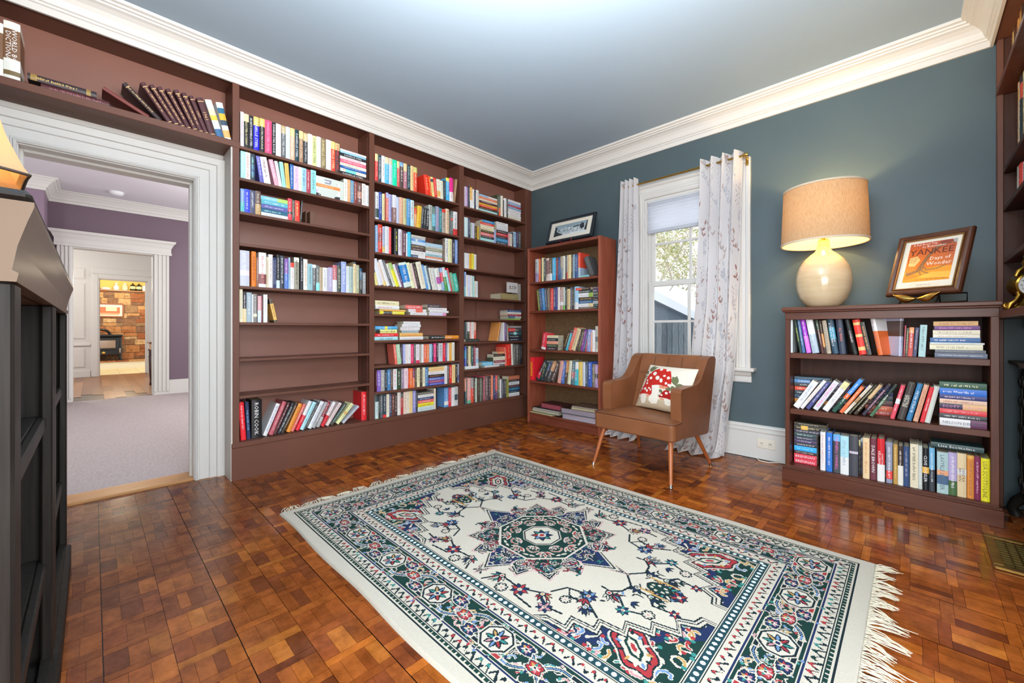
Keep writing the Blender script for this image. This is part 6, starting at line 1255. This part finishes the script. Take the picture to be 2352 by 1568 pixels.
# small side table in the passage
sx, sy, _ = U(351, 889, 'z', 0); sx += .0; ds = thing('side_table', 'small side table with turned dark legs seen through two doorways', 'table', (sx-.2, sy+.22, 0))
for dx in (-.2, .2):
    for dy in (-.22, .22):
        b = MB(); b.lathe([(.012, 0), (.018, .015), (.016, .04), (.012, .08), (.02, .2), (.026, .4), (.03, .52), (.022, .56), (.03, .58), (.022, .6), (.034, .63), (.034, .66), (0, .66)], 14, (dx, dy, 0)); b.build('leg', mat('dark_turned_leg', '4a2c1c', .3), ds)
MB().box(-.22, .22, -.24, .24, .645, .76, .004).build('apron', mat('table_apron', 'b89878', .4), ds); MB().box(-.25, .25, -.27, .27, .76, .785, .006).build('top', mat('table_top_wood', '8a5c40', .35), ds)
o = MB().box(-.225, -.22, -.05, .05, .675, .73, .002).build('drawer', mat('drawer_front', 'c0a488', .4), ds); MB().lathe([(0, 0), (.008, .004), (.009, .012), (0, .018)], 10).build('knob', 'dark', o, (-.225, 0, .7), (0, -math.pi/2, 0))
# tiled hearth room with stone fireplace wall
X4 = -15.3; XH = -14.75; HZ = .195
b = MB()
for i in range(8):
    for j in range(12): x, y = X3-.32-.34*i, -1.6+.34*j; b.box(x-.335, x, y, y+.335, -.02, .0, .002, 0, C(random.Random(i*13+j).choice(('d8c89c', 'd2c194', 'dccda4'))))
b.box(X4-.3, X3-.14, -2, 3, -.03, -.006, 0, 0, C('b0a07c')); M['tile'] = attr_mat('floor_tile', .4); struct(b.build('floor_hearth', 'tile'))
struct(MB().box(X4-.2, X3-.14, -2, 3, 2.45, 2.5).build('ceiling_hearth', 'white'))
struct(MB().box(X4-.02, XH, -1.4, 1.42, -.0, HZ-.03).build('trim_8', mat('hearth_riser_white', 'e8e4d6', .6)))
b = MB(); R = random.Random(21)
tones = ('b4744a', 'c48a5c', 'a86a48', 'd0a06c', 'd8b080', '98745a', 'a88868', '8c6c58', 'c89060', 'bc7c54', 'dab88c', 'd4a470')
hb = MB(); y = -1.4
while y < 1.4: w = R.uniform(.18, .3); hb.box(X4+.015, XH+.02, y, min(1.42, y+w-.008), HZ-.03, HZ, .003, 0, C(R.choice(tones))); y += w
b.box(X4-.06, X4-.012, -1.5, 1.45, 0, 2.06, 0, 0, C('b09a80')); z = HZ
while z < 2.03:
    h_ = R.choice((.15, .18, .21)); y = -1.45-R.uniform(0, .2)
    while y < 1.42:
        w = R.choice((.12, .2, .26, .3)); kk = R.random(); y1 = min(1.45, y+w)
        if y1-y > .04:
            z1 = min(2.05, z+h_)
            for za_, zb_ in (((z, z1),) if kk < .55 else ((z, z+(z1-z)*.45), (z+(z1-z)*.45, z1))):
                c = C(R.choice(tones)); b.box(X4-.02, X4+R.uniform(0, .012), y+.006, y1-.006, za_+.006, zb_-.006, .006, 0, c)
        y = y1 if y1 > y else y+.1
    z += h_
M['stone'] = attr_mat('sandstone_blocks', .85, .2, grain=(14., (1, 1, 1), 'b8a89c'), bump=.4, bscale=40.); struct(b.build('wall_stone', 'stone')); struct(hb.build('trim_9', 'stone'))
struct(MB().box(X4-.08, X4-.03, -1.6, 1.5, 2.0, 2.5).build('wall_alcove', mat('yellow_wall_paint', 'd8b45c', .7)))
sz = 2.065; MB_ = MB().box(X4-.03, X4+.1, -1.4, 1.42, sz-.03, sz, .004); sfo = MB_.build('mantel_shelf', mat('mantel_oak', 'a06a3c', .4)); tag(sfo, 'long wooden shelf across the top of the stone wall', 'shelf')
def bott(nm, lab, px, pr, m, extra=None):
    y = U(px, 757, 'x', X4+.04)[1]; t = thing(nm, lab, 'bottle' if 'bottle' in nm else 'ornament', (X4+.04, y, sz), 0, 'objects on the shelf above the stone wall'); MB().lathe(pr, 18).build('body', m, t)
    if extra: extra(t)
mg, mb_, mw = mat('clear_jar_glass', 'c8c4a0', .1), mat('dark_bottle_glass', '2c2a14', .15), mat('white_china', 'e8e4d8', .25)
lid = lambda t: MB().lathe([(.03, .17), (.034, .175), (.034, .19), (0, .195)], 16).build('lid', mw, t)
lab_ = lambda t: MB().lathe([(.0615, .05), (.0615, .12)], 20).build('paper_label', mat('bottle_label', 'd8c890', .6), t)
bott('ornament', 'low white china ornament nearest the left on the shelf above stone wall', 243, [(0, 0), (.09, .005), (.1, .02), (.085, .05), (.04, .065), (0, .07)], mw)
bott('bottle', 'pale squat bottle beside the low china ornament on far shelf', 267, [(0, 0), (.055, 0), (.06, .02), (.06, .09), (.03, .12), (.02, .14), (.02, .19), (0, .19)], mw, lid)
bott('bottle', 'clear glass jar with white label in the middle of far shelf', 287, [(0, 0), (.06, 0), (.062, .02), (.06, .13), (.04, .15), (.03, .17), (0, .17)], mg, lid)
bott('bottle', 'dark labelled bottle next to the clear jar on far shelf', 305, [(0, 0), (.055, 0), (.06, .01), (.06, .14), (.03, .165), (.018, .17), (.018, .2), (0, .2)], mb_, lab_)
bott('bottle', 'dark labelled bottle farther from the clear jar on far shelf', 319, [(0, 0), (.055, 0), (.06, .01), (.06, .14), (.03, .165), (.018, .17), (.018, .2), (0, .2)], mb_, lab_)
bott('ornament', 'pale upright ornament at the door end of far shelf', 332, [(0, 0), (.05, 0), (.05, .14), (.03, .16), (0, .16)], mw)
# framed print on the stone wall
pa, pb = U(212, 695, 'x', X4+.03), U(285, 729, 'x', X4+.03); fr_ = thing('framed_print', 'wood framed print in warm reds hanging on the stone wall', 'framed picture', (X4+.03, (pa[1]+pb[1])/2, (pa[2]+pb[2])/2)); hw, hh = abs(pb[1]-pa[1])/2, abs(pa[2]-pb[2])/2
b = MB()
for y0, y1, z0, z1 in ((-hw, hw, hh-.035, hh), (-hw, hw, -hh, -hh+.035), (-hw, -hw+.035, -hh+.035, hh-.035), (hw-.035, hw, -hh+.035, hh-.035)): b.box(-.03, .014, y0, y1, z0, z1, .005)
b.build('frame', mat('print_frame_wood', '8a5030', .4), fr_); MB().box(-.02, .0, -hw+.02, hw-.02, -hh+.02, hh-.02).build('mat_board', 'paper', fr_)
b = MB(); b.box(0, .002, -.3, .22, -hh+.1, hh-.1, 0, 0, C('c86a48')); b.box(0, .003, -.05, .16, -.02, .1, 0, 0, C('e0c8a8')); b.box(0, .003, -.2, .2, -.12, -.07, 0, 0, C('d89878'))
for i in range(4): b.box(0, .003, -.4, -.34, -.16+.085*i, -.1+.085*i, 0, 0, C('98a8b4'))
b.build('print', 'print', fr_)
# stove on the hearth
sp = U(243, 800, 'x', XH-.28); sv_ = thing('wood_stove', 'black enamel wood stove standing on the raised hearth', 'stove', (XH-.3, U(238, 757, 'x', XH-.1)[1], HZ)); mi_ = mat('stove_black', '1a1a1a', .25, .3)
sb = MB().box(-.2, .2, -.34, .34, .14, .62, .02).box(-.22, .22, -.36, .36, .62, .68, .015).build('body', mi_, sv_)
b = MB()
n = 14
q = [(.0, .17*math.cos(math.pi*i/n)-.05, .68+.13*math.sin(math.pi*i/n)) for i in range(n+1)]; b.tube(q, .03, 8); b.build('flue_collar', mi_, sv_)
for dx in (-.16, .16):
    for dy in (-.3, .3): MB().tube([(dx, dy, .15), (dx*1.1, dy*1.05, .06), (dx*1.2, dy*1.12, 0)], [.04, .022, .03], 10).build('leg', mi_, sv_)
dr = MB().box(.2, .225, -.27, .27, .28, .58, .01).build('door', mi_, sv_); MB().box(.222, .23, -.22, .22, .33, .53, .004).build('glass', mat('stove_glass', '8a7668', .1), dr)
MB().lathe([(0, 0), (.035, .002), (.035, .008), (0, .01)], 16).build('badge', 'brass', sv_, (.2, .0, .21), (0, math.pi/2, 0)); MB().tube([(.23, .3, .2), (.27, .3, .22), (.27, .3, .32)], .012, 8).build('handle', 'chrome', sv_)
# ================================================================ OUTSIDE THE WINDOW
struct(MB().box(-9, 6, YW+.2, 20, -.3, -.25).build('ground_yard', mat('snowy_ground', 'd8dce2', .9)))
fz = U(1550, 738, 'y', 7.)[2]; fl = U(1400, 738, 'y', 7.)[0]; fr2 = U(1700, 738, 'y', 7.)[0]
b = MB(); R = random.Random(6); x = fl-1
while x < fr2+1.5: w = R.choice((.09, .1, .11)); c = C(R.choice(('8e989f', '7f8a92', '99a2a8', '727d86'))); b.box(x, x+w-.008, 7, 7.025, -.25, fz+R.uniform(-.02, .02), .004, 0, c); x += w
M['board'] = attr_mat('weathered_board', .9, .1, grain=(12., (8, 8, .5), '98a0a4'))
fe = thing('board_fence', 'weathered grey board fence outside the window', 'fence', ((fl+fr2)/2, 7, -.25)); b.build('pickets', 'board', fe, world=True)
b = MB(); b.box(fl-1, fr2+1.5, 7.026, 7.07, .1, .18); b.box(fl-1, fr2+1.5, 7.026, 7.07, fz-.3, fz-.22); b.build('rail', mat('fence_rail', '6e7880', .9), fe, world=True)
# shed with snow on its roof
yS = 9.; q = lambda x, y: U(x, y, 'y', yS)
e0, e1, a1, a0 = q(1488, 684), q(1612, 744), q(1600, 700), q(1478, 640)
sd_ = thing('garden_shed', 'grey shingled garden shed with snow covered roof beyond the fence', 'shed', (e0[0], yS, -.25))
b = MB(); rp = [(e0[0]-.6, e0[2]+.32), (e1[0], e1[2])]; b.extr([(e0[0]-.6, -.25), (e1[0]-.1, -.25), (e1[0]-.1, e1[2]+.02), (e0[0]-.6, rp[0][1])], lambda p, q_, t: (p, t, q_), yS+.12, yS+2.4); b.build('wall', mat('shed_shingle', '5d6b7a', .9, var='6d7b88', vscale=20., vec=(1, 1, 4)), sd_, world=True)
b = MB(); b.extr([(e0[0]-.7, rp[0][1]+.02), (e1[0]+.05, e1[2]-.03), (e1[0]+.05, e1[2]+.02), (e0[0]-.7, rp[0][1]+.07)], lambda p, q_, t: (p, t, q_), yS, yS+2.6); b.build('roof', mat('shed_roof_edge', '55606c', .9), sd_, world=True)
b = MB(); b.extr([(e0[0]-.7, rp[0][1]+.07), (e1[0]+.03, e1[2]+.02), (e1[0]+.03, e1[2]+.17), (e0[0]-.7, rp[0][1]+.36)], lambda p, q_, t: (p, t, q_), yS-.02, yS+2.6); soften(b.build('snow', mat('snow', 'e4ecf6', .8), sd_, world=True), .06, 3)
# bare shrubs with pale leaves
def shrub(x, y, h, seed, label):
    R = random.Random(seed); t = thing('bare_shrub', label, 'shrub', (x, y, -.25), 0, 'shrubs behind the fence'); b = MB(); lf = MB()
    def br(p, d, L, r, g):
        q = [p]; 
        for i in range(4): d = (d+Vector((R.gauss(0, .16), R.gauss(0, .16), R.gauss(0, .1)))).normalized(); q.append(q[-1]+d*L/4)
        b.tube(q, [r, r*.9, r*.75, r*.6, r*.4], 5, caps=False)
        if g < 4:
            for i in range(R.choice((2, 3, 3))): br(q[R.choice((2, 3, 4))], (d+Vector((R.gauss(0, .6), R.gauss(0, .6), R.gauss(.05, .4)))).normalized(), L*.72, r*.55, g+1)
        if g >= 2:
            for i in range(12):
                c = q[R.randint(1, 4)]+Vector((R.gauss(0, .08), R.gauss(0, .08), R.gauss(0, .08))); u = Vector((R.gauss(0, 1), R.gauss(0, 1), R.gauss(0, 1))).normalized(); v = u.cross(Vector((R.gauss(0, 1), R.gauss(0, 1), .3))).normalized(); s = R.uniform(.03, .07)
                lf.add([c-u*s, c+v*s*.4, c+u*s, c-v*s*.4], [(0, 1, 2, 3)], 0, C(R.choice(('b4b878', 'c8c48c', '98a468', 'd8d0ac', 'a4b084'))))
    for i in range(7): br(Vector((R.gauss(0, .25), R.gauss(0, .2), 0)), Vector((R.gauss(0, .3), R.gauss(0, .2), 1)).normalized(), h*.42, .035, 0)
    b.build('branches', mat('grey_bark', 'b8ae9c', .9), t); lf.build('leaves', M['leaf'], t)
M['leaf'] = attr_mat('pale_leaf', .7, .2, transl=.4)
for i, (px, y, h, lab) in enumerate(((1522, 12., 6.4, 'bare tangled shrub above the snowy shed roof, seen through upper window panes'), (1680, 14.5, 6.6, 'bare tangled shrub standing farther back behind the wide floral curtain'))):
    shrub(U(px, 757, 'y', y)[0], y, h, 30+i, lab)
# ================================================================ EYE AND LIGHT
cam = bpy.data.cameras.new('camera'); co = bpy.data.objects.new('camera', cam); COL.objects.link(co); SC.camera = co
co.location = (0, 0, 1.); co.rotation_euler = (math.pi/2, 0, YAW); cam.sensor_width = 36.; cam.lens = 36.*F/2352; cam.shift_y = -27./2352; cam.clip_start = .02; cam.clip_end = 200
W_ = bpy.data.worlds.new('overcast'); SC.world = W_; W_.use_nodes = True; bg = W_.node_tree.nodes['Background']; bg.inputs[0].default_value = (.965, .985, 1.0, 1); bg.inputs[1].default_value = 1.0
def lamp(name, kind, loc, energy, col, size=.1, rot=(0, 0, 0), sy=None):
    l = bpy.data.lights.new(name, kind); l.energy = energy; l.color = col; o = bpy.data.objects.new(name, l); COL.objects.link(o); o.location = loc; o.rotation_euler = rot
    if kind == 'AREA': l.shape = 'RECTANGLE'; l.size = size; l.size_y = sy or size
    elif kind == 'POINT': l.shadow_soft_size = size
    return o
lamp('table_lamp_light', 'POINT', (-.42, 3.385, 1.147+.64), 9., (1., .68, .28), .035)
lamp('accent_lamp_light', 'POINT', (-2.17, -.305, 1.196+.46), 3.5, (1., .66, .34), .03)
lamp('hearth_fill', 'POINT', (-13.9, .5, 2.2), 48., (1., .84, .62), .15)  # unseen lamp added for warm light in the hearth room
lamp('passage_fill', 'POINT', (-10.6, -.9, 2.4), 50., (1., .95, .88), .2)  # unseen fill added to brighten the passage
lamp('hall_fill', 'POINT', (-6., 1.9, 2.), 62., (1., .96, .94), .25)  # added fill for the purple room, no fitting modelled
# area fill added for windows assumed behind the eye; no openings modelled there
lamp('assumed_window_fill', 'AREA', (.9, -2.65, 1.5), 135., (.98, .99, 1.), 2.6, (math.pi/2, 0, 0), 2.1)
lamp('assumed_window_fill', 'AREA', (3.05, .1, 1.5), 110., (.98, .99, 1.), 2.6, (math.pi/2, 0, math.pi/2), 2.1)
lamp('overhead_fill', 'POINT', (-.6, .75, 2.42), 12., (1., .97, .93), .16)  # overhead fill added out of view to lift the room's brightness
lamp('ceiling_bounce_fill', 'AREA', (-.5, .6, 1.95), 105., (1., .98, .96), 1.0, (math.pi, 0, 0))  # upward fill added to brighten the ceiling like a bounced flash
SC.view_settings.view_transform = 'Standard'; SC.view_settings.look = 'None'; SC.view_settings.gamma = 1.; SC.view_settings.use_curve_mapping = False
SC.view_settings.exposure = 0.9
cy = SC.cycles; cy.max_bounces = 7; cy.diffuse_bounces = 4; cy.glossy_bounces = 3; cy.transmission_bounces = 4; cy.transparent_max_bounces = 8; cy.caustics_reflective = False; cy.caustics_refractive = False; cy.sample_clamp_indirect = 6.
try: cy.use_denoising = True; cy.denoiser = 'OPENIMAGEDENOISE'
except Exception as e: print(e)
